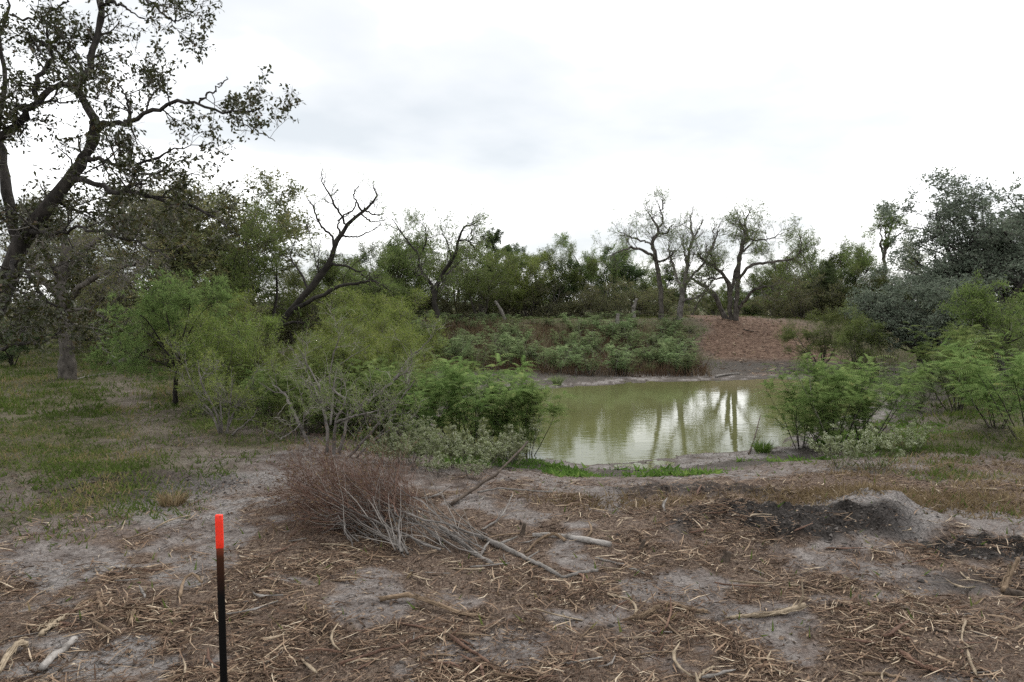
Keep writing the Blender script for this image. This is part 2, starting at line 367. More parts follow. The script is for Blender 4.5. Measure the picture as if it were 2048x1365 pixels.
def tubes(g, Pn, Rn, sides=5, rng=None, cap=False):
    Pn = np.asarray(Pn, float); Rn = np.asarray(Rn, float)
    if Pn.ndim == 2: Pn, Rn = Pn[None], Rn[None]
    n, k, _ = Pn.shape
    tan = nrm(np.gradient(Pn, axis=1))
    mt = np.abs(nrm(Pn[:, -1] - Pn[:, 0]))
    ref = np.eye(3)[np.argmin(mt, axis=1)][:, None, :]
    u = nrm(np.cross(tan, ref)); w = np.cross(tan, u)
    a = np.arange(sides) * 2 * np.pi / sides
    ring = Pn[:, :, None] + Rn[:, :, None, None] * (np.cos(a)[:, None] * u[:, :, None] + np.sin(a)[:, None] * w[:, :, None])
    idx = np.arange(n * k * sides).reshape(n, k, sides)
    A = idx[:, :-1]; B = idx[:, 1:]
    q = np.stack([A, np.roll(A, -1, 2), np.roll(B, -1, 2), B], -1)
    r = None if rng is None else np.repeat(rng.random(n), k * sides)
    tt = None
    if cap:
        tt = []
        for i in range(n):
            for end in (0, k - 1):
                f = idx[i, end]
                for j in range(1, sides - 1): tt.append((f[0], f[j], f[j + 1]) if end else (f[0], f[j + 1], f[j]))
    g.add(ring, q, tt, r)
def curve(pts, k=24, jit=0.0, rng=None):
    """Catmull-Rom through points (any width), resampled to k points"""
    p = np.asarray(pts, float)
    if len(p) == 2: p = np.array([p[0], (p[0] + p[1]) / 2, p[1]])
    e = np.vstack([2 * p[0] - p[1], p, 2 * p[-1] - p[-2]])
    s = np.linspace(0, len(p) - 1 - 1e-6, k); i = s.astype(int); t = (s - i)[:, None]
    a, b, c, d = e[i], e[i + 1], e[i + 2], e[i + 3]
    o = .5 * (2 * b + (c - a) * t + (2 * a - 5 * b + 4 * c - d) * t ** 2 + (3 * b - a - 3 * c + d) * t ** 3)
    if jit and rng is not None: o[1:-1, :3] += rng.normal(0, jit, (k - 2, 3))
    return o
def sample(Pn, Rn, idx, t):
    k = Pn.shape[1]; s = np.clip(t, 0, 1) * (k - 1.0001); i = s.astype(int); f = (s - i)[:, None]
    p = Pn[idx, i] * (1 - f) + Pn[idx, i + 1] * f
    return p, nrm(Pn[idx, i + 1] - Pn[idx, i]), Rn[idx, i] * (1 - f[:, 0]) + Rn[idx, i + 1] * f[:, 0]
def shoots(rng, Pn, Rn, n, length, ang=(30, 70), t=(.25, 1), K=5, wig=.18, up=.1, rr=.55, rmax=1, rmin=.002, taper=.3, bylen=True):
    """n child branches grown off the given parents, all at once"""
    L = np.linalg.norm(np.diff(Pn, axis=1), axis=2).sum(1)
    pr = L / L.sum() if bylen else np.full(len(Pn), 1 / len(Pn))
    idx = rng.choice(len(Pn), n, p=pr); tt = rng.uniform(t[0], t[1], n)
    p, d, r = sample(Pn, Rn, idx, tt)
    perp = nrm(np.cross(d, rng.normal(size=(n, 3)))); a = np.radians(rng.uniform(ang[0], ang[1], n))[:, None]
    d = nrm(np.cos(a) * d + np.sin(a) * perp + np.array([0, 0, up]))
    ln = rng.uniform(length[0], length[1], n) * (1.15 - .5 * tt)
    out = np.empty((n, K, 3)); out[:, 0] = p
    for k in range(1, K):
        d = nrm(d + wig * rng.normal(size=(n, 3)) + np.array([0, 0, up * .5]))
        out[:, k] = out[:, k - 1] + d * (ln / (K - 1))[:, None]
    r0 = np.clip(r * rr, rmin, rmax)[:, None]
    return out, r0 * np.linspace(1, taper, K)[None]
def leaves(g, rng, Pn, n, size, wid, shape="kite", t=(.1, 1), droop=0.0, flat=.5, out=.7, off=.0, clump=None):
    """n leaves along the given twigs: kite = two triangles, tri = one narrow triangle"""
    idx = rng.integers(0, len(Pn), n); tt = rng.uniform(t[0], t[1], n)
    p, d, _ = sample(Pn, np.zeros(Pn.shape[:2]), idx, tt)
    d = nrm(d * (1 - out) + out * nrm(rng.normal(size=(n, 3))) + np.array([0, 0, -droop]))
    p = p + off * rng.normal(size=(n, 3))
    nn = nrm(rng.normal(size=(n, 3)) + np.array([0, 0, 2 * flat])); s = nrm(np.cross(d, nn)); up = np.cross(s, d)
    L = rng.uniform(size[0], size[1], n)[:, None]; W = L * wid
    base = rng.random(len(Pn))[idx]
    rv = np.clip(.55 * base + .45 * rng.random(n), 0, 1)
    if shape == "kite":
        v = np.stack([p, p + d * L * .55 + s * W * .5 + up * L * .06, p + d * L, p + d * L * .55 - s * W * .5 + up * L * .06], 1)
        g.add(v, q=np.arange(4 * n).reshape(n, 4), r=np.repeat(rv, 4))
    else:
        v = np.stack([p - s * W * .5, p + s * W * .5, p + d * L], 1)
        g.add(v, t=np.arange(3 * n).reshape(n, 3), r=np.repeat(rv, 3))
def fronds(g, rng, pos, dirs, L, pairs=9, leaflet=.045, sag=.55):
    """arching pinnate fronds: two rows of narrow leaflets"""
    n = len(pos); t = np.linspace(.12, 1, pairs)[None, :, None]
    L = L[:, None, None]
    d = dirs[:, None, :]; z = np.array([0, 0, -1.0])
    p = pos[:, None] + d * L * t + z * (sag * L * t ** 2)
    tan = nrm(d + z * 2 * sag * t)
    side = nrm(np.cross(tan, np.array([0, 0, 1.0]) + .35 * rng.normal(size=(n, 1, 3))))
    ll = leaflet * (1 - .55 * (t - .4) ** 2 * 2) * rng.uniform(.8, 1.2, (n, pairs, 1))
    base = rng.random(n)
    for sg in (-1, 1):
        o = nrm(side * sg + tan * .45 + z * rng.uniform(.0, .5, (n, 1, 1)))
        w = tan * ll * .16
        v = np.stack([p - w, p + w, p + o * ll], 2)
        r = np.repeat(np.clip(base[:, None] * .7 + .3 * rng.random((n, pairs)), 0, 1).ravel(), 3)
        g.add(v, t=np.arange(v.size // 3).reshape(-1, 3), r=r)

# ------------------------------------------------------------------ object helpers
def obj(name, me, parent=None, **props):
    o = bpy.data.objects.new(name, me); COL.objects.link(o)
    if parent is not None: o.parent = parent
    for k, v in props.items(): o[k] = v
    return o
def thing(name, label, cat, loc=(0, 0, 0), rz=0, scale=1.0, group=None):
    o = bpy.data.objects.new(name, None); COL.objects.link(o)
    o.empty_display_size = .2; o.location = [float(q) for q in loc]; o.rotation_euler = (0, 0, rz)
    o.scale = (scale,) * 3 if np.isscalar(scale) else scale
    o["label"] = label; o["category"] = cat
    if group: o["group"] = group
    return o
def tag(o, label, cat, group=None):
    o["label"] = label; o["category"] = cat
    if group: o["group"] = group
    return o
def tri_count(): return sum(sum(len(p.vertices) - 2 for p in m.polygons) for m in bpy.data.meshes)

# ------------------------------------------------------------------ the setting: ground and pond
def axis(lo, hi, c, fine, dense, grow):
    out = [c]; 
    def walk(sign, lim):
        r, x, s = [], c, fine
        while (x - lim) * sign < 0:
            if abs(x - c) > dense: s *= grow
            x += sign * s; r.append(x)
        return r
    return np.array(walk(-1, lo)[::-1] + [c] + walk(1, hi))
def build_ground():
    xs = axis(-420, 420, 0.0, .065, 5.0, 1.055)
    ys = axis(-120, 900, 6.0, .055, 3.2, 1.018)
    X, Y = np.meshgrid(xs, ys); x, y = X.ravel(), Y.ravel()
    z = terrain(x, y)
    n, m = len(xs), len(ys)
    i = np.arange(n * m).reshape(m, n)
    q = np.stack([i[:-1, :-1], i[:-1, 1:], i[1:, 1:], i[1:, :-1]], -1).reshape(-1, 4)
    g = Geo(); g.add(np.stack([x, y, z], 1), q)
    me = g.mesh("ground", ground_material())
    k = masks(x, y, z)
    for nm, ks in (("mask", ("grass", "mulch", "mud")), ("mask2", ("pale", "red", "wet"))):
        c = me.color_attributes.new(nm, "FLOAT_COLOR", "POINT")
        a = np.ones((len(x), 4), np.float32)
        for j, kk in enumerate(ks): a[:, j] = k[kk]
        c.data.foreach_set("color", a.ravel())
    return obj("ground", me, kind="structure")
def masks(x, y, z=None):
    if z is None: z = terrain(x, y)
    n = fbm(x * .55, y * .55, 51, 3); n2 = fbm(x * 1.7, y * 1.7, 55, 3); sd = pond_sd(x, y)
    trail = np.exp(-((x - (-4.2 - (y - 9.5) * .70) - .5 * n) / (.8 + .012 * y)) ** 2) * sstep(7.5, 9, y) * sstep(27, 20, y)
    left = sstep(-3.9, -5.2, x - .02 * (y - 9) + n * 1.4 + 1.6 * sstep(12, 15, y)) * sstep(6.6, 8.6, y + .45 * (x + 5) + n * 1.6)
    grass = np.clip(left * (1 - .6 * trail) * (.55 + .45 * sstep(-.3, .15, n2 + .4 * fbm(x * 4, y * 4, 59, 2))) + sstep(15, 26, np.abs(x - 3)) * sstep(6, 10, y) + .6 * blob(x, y, (9.5, 10), (4.5, 2.8)) * sstep(-.2, .25, n + n2) + .6 * sstep(5, 7, x + n) * sstep(10.5, 12, y) * sstep(26, 24, y)
                    + sstep(40, 55, y) + (y < 1) * .5, 0, 1)
    slope = sstep(26, 28.5, y) * sstep(60, 46, y) * sstep(-12, -4, x)
    path = slope * sstep(7.6, 9.4, x + 1.2 * n - (y - 27) * .12) * sstep(16.5, 12.5, x + 1.2 * n)
    grass = np.maximum(grass, .75 * slope); grass = grass * (1 - path)
    mulch = sstep(10.0, 8.3, y + n * 1.3 - .12 * x) * sstep(-6.5, -4.2, x + 1.5 * (y - 4.5) * -.25 + n) * (1 - .95 * sstep(-.02, .30, n2 + .45 * fbm(x * 5, y * 5, 57, 3)))
    mulch = np.clip(mulch * sstep(-5, -1, y), 0, 1)
    mulch *= 1 - blob(x, y, MOUND, (.8, .7))
    pale = np.clip(sstep(-.1, .35, n2 + .3 * n + .3 * fbm(x * 5, y * 5, 58, 2)) * .45 * sstep(14, 9, y) + 1.2 * blob(x, y, (-3.9, 8.7), (1.0, 1.2)) + .8 * blob(x, y, (-3.6, 5.2), (1.6, 1.0)) + .8 * blob(x, y, (-1.6, 4.6), (.8, .4)) + blob(x, y, MOUND, (.6, .6)) + .4 * blob(x, y, (4.4, 10.2), (2.5, .6))
                   + .4 * blob(x, y, (9, 14.5), (2.5, 1.2)), 0, 1) * (1 - .5 * grass)
    pale = np.maximum(pale, .08 * trail)
    rim = np.exp(-((z - (WATER + .03)) / np.where(y > 19, .012, .028)) ** 2)
    pale = np.clip(pale + rim, 0, 1)
    wet = sstep(WATER + .30 + .22 * (y > 19), WATER + .12 + .1 * (y > 19), z) * (1 - rim) * (sd > -.5) * .8
    grass = grass * (1 - sstep(WATER + .3, WATER + .05, z)); mulch = mulch * (1 - sstep(WATER + .3, WATER + .1, z))
    return dict(grass=grass, mulch=mulch, mud=mud_mask(x, y), pale=pale, red=path * .95, wet=wet)
build_ground()
def build_water():
    c = POND.mean(0); a = np.linspace(0, 2 * np.pi, 72, endpoint=False)
    base = curve(np.vstack([POND, POND[:1]]), 73)[:-1]
    ring = c + (base - c) * (1 + 1.0 / np.linalg.norm(base - c, axis=1))[:, None]
    v = np.vstack([np.c_[c[None], WATER], np.c_[ring, np.full(72, WATER)]])
    t = [(0, 1 + k, 1 + (k + 1) % 72) for k in range(72)]
    g = Geo(); g.add(v, t=t)
    obj("pond_water", g.mesh("pond_water", water_material()), kind="structure")
build_water()

# ------------------------------------------------------------------ procedural plants
def stems(rng, n, Hh, r, lean=(5, 25), K=9, wig=.12, up=.12, base=.12, curl=0.0):
    az = rng.uniform(0, 2 * np.pi, n) if n < 3 else np.arange(n) * 2 * np.pi / n + rng.uniform(-.6, .6, n)
    ln = np.radians(rng.uniform(lean[0], lean[1], n))
    d = np.stack([np.cos(az) * np.sin(ln), np.sin(az) * np.sin(ln), np.cos(ln)], 1)
    out = np.empty((n, K, 3)); out[:, 0] = d * np.array([base, base, 0]) * 2 - np.array([0, 0, .15])
    L = Hh * rng.uniform(.75, 1.0, n) / np.cos(ln) ** .5
    for k in range(1, K):
        d = nrm(d + wig * rng.normal(size=(n, 3)) + np.array([0, 0, up]) + curl * np.stack([np.cos(az), np.sin(az), 0 * az], 1))
        out[:, k] = out[:, k - 1] + d * (L / (K - 1))[:, None]
    return out, (r * rng.uniform(.7, 1.05, n))[:, None] * np.linspace(1.1, .12, K)[None]
class Plant:
    """bark, twigs, foliage (and flowers) of one kind of plant, as meshes to be shared by its copies"""
    def __init__(s): s.parts = []          # (name, mesh, stuff?)
    def put(s, name, g, material, stuff=False, smooth=True):
        if g.n: s.parts.append((name, g.mesh(name, material, smooth), stuff))
    def place(s, name, label, cat, loc, rz=0, scale=1.0, group=None):
        o = thing(name, label, cat, loc, rz, scale, group)
        for nm, me, st in s.parts:
            c = obj(nm, me, o)
            if st: c["kind"] = "stuff"
        return o
def height(pl): return max(np.array([v.co.z for v in me.vertices][::7]).max() for _, me, _ in pl.parts)
def tree(seed, Hh=5.0, nst=2, r=.12, lean=(8, 25), wig=.2, l1=(14, (1.2, 2.2)), l2=(90, (.6, 1.1)), l3=(600, (.25, .5)), nleaf=9000, leaf=(.05, .10), wid=.3,
         shape="tri", droop=.2, up=.12, leafm="mesquite_leaf", bark="bark_mid", twig="twig_grey", t0=.35, K=9, upt=.05, crown="crown", ang=(30, 70), out=.7, off=.02, twr=.004, curl=0.0, sides=7):
    rng = rng_(seed); p = Plant()
    S, SR = stems(rng, nst, Hh, r, lean, K, wig, .12, .1 * r / .1, curl)
    g = Geo(); tubes(g, S, SR, sides)
    A, AR = shoots(rng, S, SR, l1[0], l1[1], ang, (t0, 1), 7, wig, up, .6)
    tubes(g, A, AR, 5)
    B, BR = shoots(rng, np.concatenate([A]), AR, l2[0], l2[1], (25, 70), (.2, 1), 5, wig, up * .7, .6, rmin=.006)
    tubes(g, B, BR, 4)
    p.put("trunk", g, M[bark])
    gt = Geo(); C, CR = shoots(rng, B, BR, l3[0], l3[1], (20, 75), (.1, 1), 3, wig, upt, .6, rmax=.01, rmin=twr, taper=.5)
    tubes(gt, C, CR, 3, rng); p.put("twigs", gt, M[twig], True)
    gl = Geo()
    if nleaf:
        leaves(gl, rng, C, nleaf, leaf, wid, shape, droop=droop, out=out, off=off)
        p.put(crown, gl, M[leafm], True, smooth=False)
    p.H = np.percentile(C[..., 2], 99.5); p.c = C[..., :2].reshape(-1, 2).mean(0)
    return p
def frond_plant(seed, Hh, nst, nfr, frl, lean=(5, 30), leafm="fern_leaf", twig="twig_dark", pairs=9, leaflet=.045, sag=.5, t0=.35, nbr=14, r=.012):
    rng = rng_(seed); p = Plant()
    S, SR = stems(rng, nst, Hh, r, lean, 8, .07, .03, .08)
    A, AR = shoots(rng, S, SR, nbr, (Hh * .22, Hh * .4), (25, 55), (t0, .9), 5, .1, .1, .6)
    g = Geo(); tubes(g, S, SR, 5); tubes(g, A, AR, 4); p.put("stems", g, M["bark_dark"] if twig == "twig_dark" else M["bark_mid"])
    dS, dR = stems(rng, 3, Hh * 1.02, r * .7, (8, 30), 8, .1, .03, .08); dA, dAR = shoots(rng, dS, dR, 22, (.2, .6), (20, 55), (.3, 1), 5, .14, .08, .6, rmin=.002)
    gd = Geo(); tubes(gd, dS, dR, 4, rng); tubes(gd, dA, dAR, 3, rng); p.put("dead_stems", gd, M["twig_pale"])
    pos, dr = [], []
    for Q, n, tr in ((S, nfr // 2, (t0, 1)), (A, nfr - nfr // 2, (.15, 1))):
        idx = rng.integers(0, len(Q), n); tt = rng.uniform(tr[0], tr[1], n)
        q, d, _ = sample(Q, np.zeros(Q.shape[:2]), idx, tt)
        o = rng.normal(size=(n, 3)); o[:, 2] = np.abs(o[:, 2]) * .5
        pos.append(q); dr.append(nrm(nrm(o) + d * .35))
    gl = Geo(); pos = np.concatenate(pos); dr = np.concatenate(dr)
    fronds(gl, rng, pos, dr, rng.uniform(frl[0], frl[1], len(pos)), pairs, leaflet, sag)
    p.put("foliage", gl, M[leafm], True, False)
    p.H = np.percentile(pos[:, 2], 98); p.c = pos[:, :2].mean(0); return p
def flower_shrub(seed, Hh=1.2, nst=12, nleaf=8000, nflower=2800):
    rng = rng_(seed); p = Plant()
    S, SR = stems(rng, nst, Hh, .008, (8, 38), 7, .08, .04, .1)
    A, AR = shoots(rng, S, SR, nst * 6, (.2, .45), (25, 55), (.35, 1), 4, .12, .15, .6)
    B, BR = shoots(rng, A, AR, nst * 22, (.08, .2), (20, 60), (.2, 1), 3, .1, .12, .6, rmin=.0015)
    g = Geo(); tubes(g, S, SR, 4); tubes(g, A, AR, 3); tubes(g, B, BR, 3); p.put("stems", g, M["bark_mid"])
    gl = Geo(); leaves(gl, rng, B, nleaf, (.025, .055), .3, "tri", out=.75, off=.01); p.put("foliage", gl, M["pale_leaf"], True, False)
    gf = Geo(); leaves(gf, rng, B, nflower, (.016, .03), .9, "kite", t=(.6, 1), out=.9, off=.012, flat=1); p.put("flowers", gf, M["flower"], True, False)
    p.H = Hh; p.c = np.zeros(2); return p

K_ = {}
K_["mesquite"] = [tree(100 + k, 5, 2 + k % 2, .10, (10, 30), .26, (20, (1.0, 2.2)), (150, (.5, 1.0)), (900, (.25, .55)), 13000, (.08, .14), .22, leafm="mesquite_leaf", bark="bark_dark", droop=.3, off=.05) for k in range(3)]
K_["wispy"] = [tree(120 + k, 5, 2, .07, (6, 20), .18, (16, (1.0, 2.0)), (130, (.5, 1.0)), (900, (.25, .5)), 9000, (.08, .14), .2, leafm="mesquite_leaf", bark="bark_mid", up=.3, droop=.2, off=.05) for k in range(3)]
K_["bush"] = [tree(140 + k, 3.6, 6, .045, (8, 42), .16, (34, (.8, 1.5)), (200, (.4, .8)), (1000, (.22, .5)), 26000, (.06, .12), .2, leafm="bush_leaf", bark="bark_mid", twig="twig_pale", t0=.15, droop=.05, off=.07) for k in range(3)]
K_["darkbush"] = [tree(160 + k, 3.8, 5, .05, (8, 38), .18, (34, (.8, 1.5)), (200, (.4, .8)), (900, (.22, .5)), 24000, (.07, .13), .35, leafm="dark_leaf", bark="bark_dark", t0=.12, droop=.0, off=.06) for k in range(3)]
K_["thicket"] = [tree(180 + k, 2.8, 9, .03, (10, 55), .2, (40, (.6, 1.3)), (300, (.35, .8)), (1600, (.2, .55)), 12000, (.07, .12), .3, leafm="olive_leaf", bark="bark_mid", t0=.1, up=.0, twr=.005, off=.04) for k in range(3)]
K_["yellow"] = [tree(200 + k, 3.0, 8, .025, (8, 42), .13, (40, (.6, 1.2)), (260, (.3, .7)), (1300, (.2, .5)), 30000, (.055, .11), .17, leafm="yellow_leaf", bark="bark_mid", twig="twig_pale", t0=.1, droop=-.1, up=.2, off=.06) for k in range(3)]
K_["olive"] = [tree(220 + k, 6.5, 2, .15, (6, 22), .2, (30, (1.3, 2.6)), (260, (.6, 1.2)), (2000, (.3, .6)), 21000, (.07, .13), .45, leafm="olive_leaf", bark="bark_mid", t0=.22, droop=.1, off=.05) for k in range(2)]
K_["greyoak"] = [tree(240 + k, 7.0, 3, .18, (12, 36), .2, (44, (1.4, 2.8)), (380, (.6, 1.3)), (2600, (.3, .65)), 32000, (.08, .14), .5, leafm="grey_leaf", bark="bark_dark", t0=.15, droop=.25, upt=-.08, off=.06) for k in range(2)]
K_["juniper"] = [tree(260, 5.0, 1, .10, (0, 4), .05, (70, (.5, 1.6)), (300, (.25, .6)), (1200, (.15, .35)), 24000, (.06, .12), .45, leafm="dark_leaf", bark="bark_dark", t0=.1, up=.25, ang=(40, 75), off=.04)]
K_["fern"] = [frond_plant(300 + k, 2.1, 9, 680, (.2, .44), pairs=10, leaflet=.06, t0=.22, lean=(4, 34), sag=.42) for k in range(3)]
K_["rattle"] = [frond_plant(320 + k, 1.5, 6, 260, (.14, .28), leafm="weed_leaf", pairs=5, leaflet=.07, lean=(3, 28), t0=.2) for k in range(4)]
K_["flower"] = [flower_shrub(340 + k) for k in range(3)]

def put(kind, k, name, px, depth, top, rz, label, cat, group=None, sx=1.0):
    """a plant of a kind at its own spot, scaled so that its top reaches the height it has in the photo"""
    pl = K_[kind][k % len(K_[kind])]
    loc = on(px, depth)
    hh = P(px, top, depth)[2] - loc[2]
    s = hh / pl.H
    c, n = math.cos(rz), math.sin(rz); o = pl.c * s * sx          # the crown, not the foot, stands over the spot
    x, y = loc[0] - (c * o[0] - n * o[1]), loc[1] - (n * o[0] + c * o[1])
    return pl.place(name, label, cat, (x, y, ground_z(x, y)), rz, (s * sx, s * sx, s), group)
GB = "trees and bushes of the woods beyond the pond"
table = [
 # left woods, behind the oaks
 ("olive", 0, "olive_tree", 465, 29, 335, .3, "dense olive-brown tree rising between the near oak's branch tips and the leaning bare mesquite", "tree", 1.35),
 ("olive", 1, "olive_tree", 310, 31, 365, 2.1, "broad brownish tree behind the feathery little tree, under the near oak's low limb", "tree", 1.5),
 ("olive", 0, "olive_tree", 170, 34, 410, 4.0, "olive tree hazed by grey twigs behind the straight-trunked oak on the left", "tree", 1.45),
 ("mesquite", 1, "mesquite", 505, 27, 400, .8, "brown-green mesquite at the right-hand edge of the left woods, left of the leaning trunk", "tree", .8),
 ("olive", 1, "olive_tree", 395, 35, 370, 5.1, "brownish tree filling the gap between the broad brownish tree and the dense olive-brown one", "tree", 1.4),
 ("bush", 0, "bush", 395, 24, 560, .4, "green bush between the feathery little tree and the dense olive-brown tree", "bush", 1.1),
 ("yellow", 0, "bush", 330, 26, 590, 1.4, "yellow-green bush behind the crown of the feathery little tree", "bush", 1.2),
 ("darkbush", 1, "bush", 30, 26, 640, 1.0, "dark green low bush at the far left, left of the straight oak trunk", "bush", 1.4),
 ("darkbush", 2, "bush", 230, 36, 600, 2.0, "dark bush at the far end of the grassy clearing on the left", "bush", 1.3),
 # middle woods
 ("bush", 1, "bush", 600, 34, 530, 2.2, "green bush just behind the leaning mesquite's trunk", "bush", 1.0),
 ("mesquite", 2, "mesquite", 700, 38, 500, 1.2, "green mesquite behind the bare crown of the leaning tree", "tree", 1.0),
 ("wispy", 1, "mesquite", 800, 37, 415, 3.3, "tall thin-leaved mesquite right of the leaning tree's bare top", "tree", .9),
 ("bush", 2, "bush", 735, 31, 505, 5.2, "bright olive bush under the leaning tree's long right branch", "bush", 1.2),
 ("bush", 0, "bush", 820, 38, 470, 3.7, "rounded green bush behind the forked black-stemmed mesquite", "bush", 1.2),
 ("juniper", 0, "juniper", 980, 42, 462, .3, "dark pointed juniper standing above the bushes left of the picture's middle", "tree", .9),
 ("juniper", 0, "juniper", 1015, 46, 490, 2.3, "smaller dark juniper touching the right side of the taller pointed one", "tree", 1.2),
 ("bush", 1, "bush", 955, 37, 488, 4.4, "wide leafy green bush in front of the dark pointed juniper", "bush", 1.25),
 ("yellow", 1, "bush", 1045, 39, 508, 2.9, "yellowish green bush to the right of the junipers", "bush", 1.1),
 ("wispy", 0, "wispy_tree", 1115, 40, 478, .6, "thin pale-crowned tree standing alone above the bushes right of the junipers", "tree", .8),
 ("darkbush", 0, "bush", 1090, 42, 505, 5.6, "dark round bush behind the thin pale-crowned tree", "bush", 1.2),
 ("bush", 2, "bush", 1165, 42, 500, 1.9, "green bush right of the thin pale-crowned tree", "bush", 1.1),
 ("darkbush", 1, "bush", 1220, 44, 495, .9, "dark bush left of the tall mesquite with the swept left limb", "bush", 1.1),
 ("wispy", 1, "wispy_tree", 1235, 50, 470, 2.2, "faint wispy tree half hidden by the swept limb of the tall mesquite", "tree", .8),
 ("darkbush", 2, "bush", 1330, 50, 532, 3.0, "dark bush in the gap between the tall mesquite and the bare grey tree", "bush", 1.2),
 ("bush", 0, "bush", 1420, 68, 565, .2, "distant low green bush at the end of the brown path", "bush", 1.4),
 ("darkbush", 0, "bush", 1505, 66, 568, 4.1, "distant dark bush seen under the wide spreading mesquite", "bush", 1.4),
 ("bush", 1, "bush", 1570, 52, 535, 3.1, "green bush under the right limb of the wide spreading mesquite", "bush", 1.2),
 ("bush", 2, "bush", 665, 41, 490, 1.7, "green bush filling the view between the leaning mesquite's trunk and its long right branch", "bush", 1.2),
 ("darkbush", 0, "bush", 770, 43, 480, 2.4, "dark bush behind the tall thin-leaved mesquite", "bush", 1.3),
 ("bush", 1, "bush", 915, 43, 475, 0.4, "bush between the forked black-stemmed mesquite and the dark pointed juniper", "bush", 1.2),
 ("mesquite", 2, "mesquite", 1195, 43, 470, 5.4, "leafy mesquite left of the swept limb of the tall crooked one", "tree", .9),
 ("bush", 0, "bush", 1280, 47, 515, 2.5, "green bush behind the tall crooked mesquite's trunk", "bush", 1.2),
 ("wispy", 2, "wispy_tree", 1405, 52, 500, 0.8, "faint thin tree behind the gap between the bare grey tree and the spreading mesquite", "tree", 1.0),
 ("wispy", 0, "wispy_tree", 1535, 50, 510, 2.9, "faint thin tree behind the spreading mesquite's long right limb", "tree", 1.1),
 ("mesquite", 1, "mesquite", 1465, 62, 558, 4.4, "green mesquite behind the spreading mesquite's stems", "tree", 1.3),
 ("bush", 1, "bush", 1620, 50, 505, 3.8, "bush seen behind the airy pale tree", "bush", 1.3),
 # right woods
 ("wispy", 2, "wispy_tree", 1640, 42, 450, 3.9, "airy pale tree right of the wide spreading mesquite", "tree", 1.0),
 ("wispy", 0, "wispy_tree", 1700, 44, 462, 5.0, "airy tree with a ragged top between the pale tree and the slim fan-topped one", "tree", 1.0),
 ("mesquite", 2, "mesquite", 1600, 46, 488, 4.7, "low mesquite behind the right limb tips of the wide spreading one", "tree", 1.0),
 ("darkbush", 1, "bush", 1660, 40, 525, 2.7, "dark green bush below the airy pale tree", "bush", 1.3),
 ("bush", 2, "bush", 1740, 38, 535, 1.1, "green bush at the foot of the slim fan-topped tree", "bush", 1.2),
 ("bush", 0, "bush", 1835, 38, 480, 4.9, "leafy bush filling the gap between the slim fan-topped tree and the dark oak", "bush", 1.1),
 ("greyoak", 0, "grey_oak", 1945, 27, 350, .5, "big dark grey-leaved oak towering on the right", "tree", 1.25),
 ("greyoak", 1, "grey_oak", 2075, 28, 375, 2.5, "second dark oak cut off by the right edge of the picture", "tree", 1.2),
 ("greyoak", 1, "grey_oak", 1850, 25, 530, 1.2, "low grey drooping oak skirt with bare twigs, left below the big dark oak", "tree", 1.4),
 ("mesquite", 2, "bush", 2045, 17, 535, .3, "tall wispy green bush at the right edge in front of the dark oak", "bush", 1.1),
 ("bush", 0, "bush", 1985, 20, 600, 2.2, "leafy green bush standing left of the tall wispy one by the right edge", "bush", 1.1),
 ("yellow", 1, "bush", 2085, 10, 850, 3.2, "lime green bush poking in at the right edge above the pale soil", "bush", 1.0),
 # bushes on the right end of the bank
 ("bush", 1, "bush", 1640, 28, 618, 5.5, "dark-hearted small bush on thin stems at the right side of the brown path", "bush", 1.1),
 ("bush", 2, "bush", 1725, 25, 612, .7, "vase-shaped green bush with bare fanned stems behind the pond's right end", "bush", 1.1),
 # left middle mass
 ("yellow", 2, "bush", 455, 16, 630, 1.3, "olive yellow airy bush right of the feathery little tree", "bush", 1.1),
 ("yellow", 1, "bush", 415, 19, 590, 2.6, "olive yellow bush just behind the right side of the feathery little tree", "bush", 1.1),
 ("yellow", 0, "bush", 530, 16.5, 690, 3.4, "airy yellow-green bush between the small grey leafless shrub and the leaning mesquite", "bush", 1.1),
 ("yellow", 0, "bush", 625, 17, 675, 4.2, "soft yellow-green bush in front of the leaning mesquite's trunk", "bush", 1.15),
 ("yellow", 1, "bush", 705, 16.5, 640, .9, "tall airy yellow-green bush right of the leaning mesquite's trunk, nearest the pond", "bush", 1.1),
 ("yellow", 2, "bush", 790, 20, 612, 5.0, "yellow-green bush at the right end of the airy thicket by the pond's left bank", "bush", 1.1),
 ("yellow", 2, "bush", 610, 14.2, 695, 2.0, "low feathery yellow-green bush directly behind the bare grey shrub's left stems", "bush", 1.0),
 ("yellow", 0, "bush", 690, 14.5, 668, 5.6, "feathery yellow-green bush directly behind the bare grey shrub's middle", "bush", 1.0),
 ("yellow", 1, "bush", 770, 15.5, 668, 3.7, "feathery yellow-green bush behind the bare grey shrub's right stems", "bush", 1.0),
 ("yellow", 1, "bush", 740, 23, 580, .2, "mustard green bush under the leaning tree's right branch", "bush", 1.2),
 ("bush", 0, "bush", 560, 15.5, 715, 3.0, "green bush at the base of the leaning tree, behind the grey bare shrub", "bush", 1.2),
 ("bush", 2, "bush", 690, 15, 700, 1.0, "bright green bush behind the grey bare shrub, left of the pond", "bush", 1.1),
]
for (kd, k, nm, px, dep, top, rz, lab, cat, sx) in table:
    put(kd, k, nm, px, dep, top, rz, lab, cat, GB, sx)

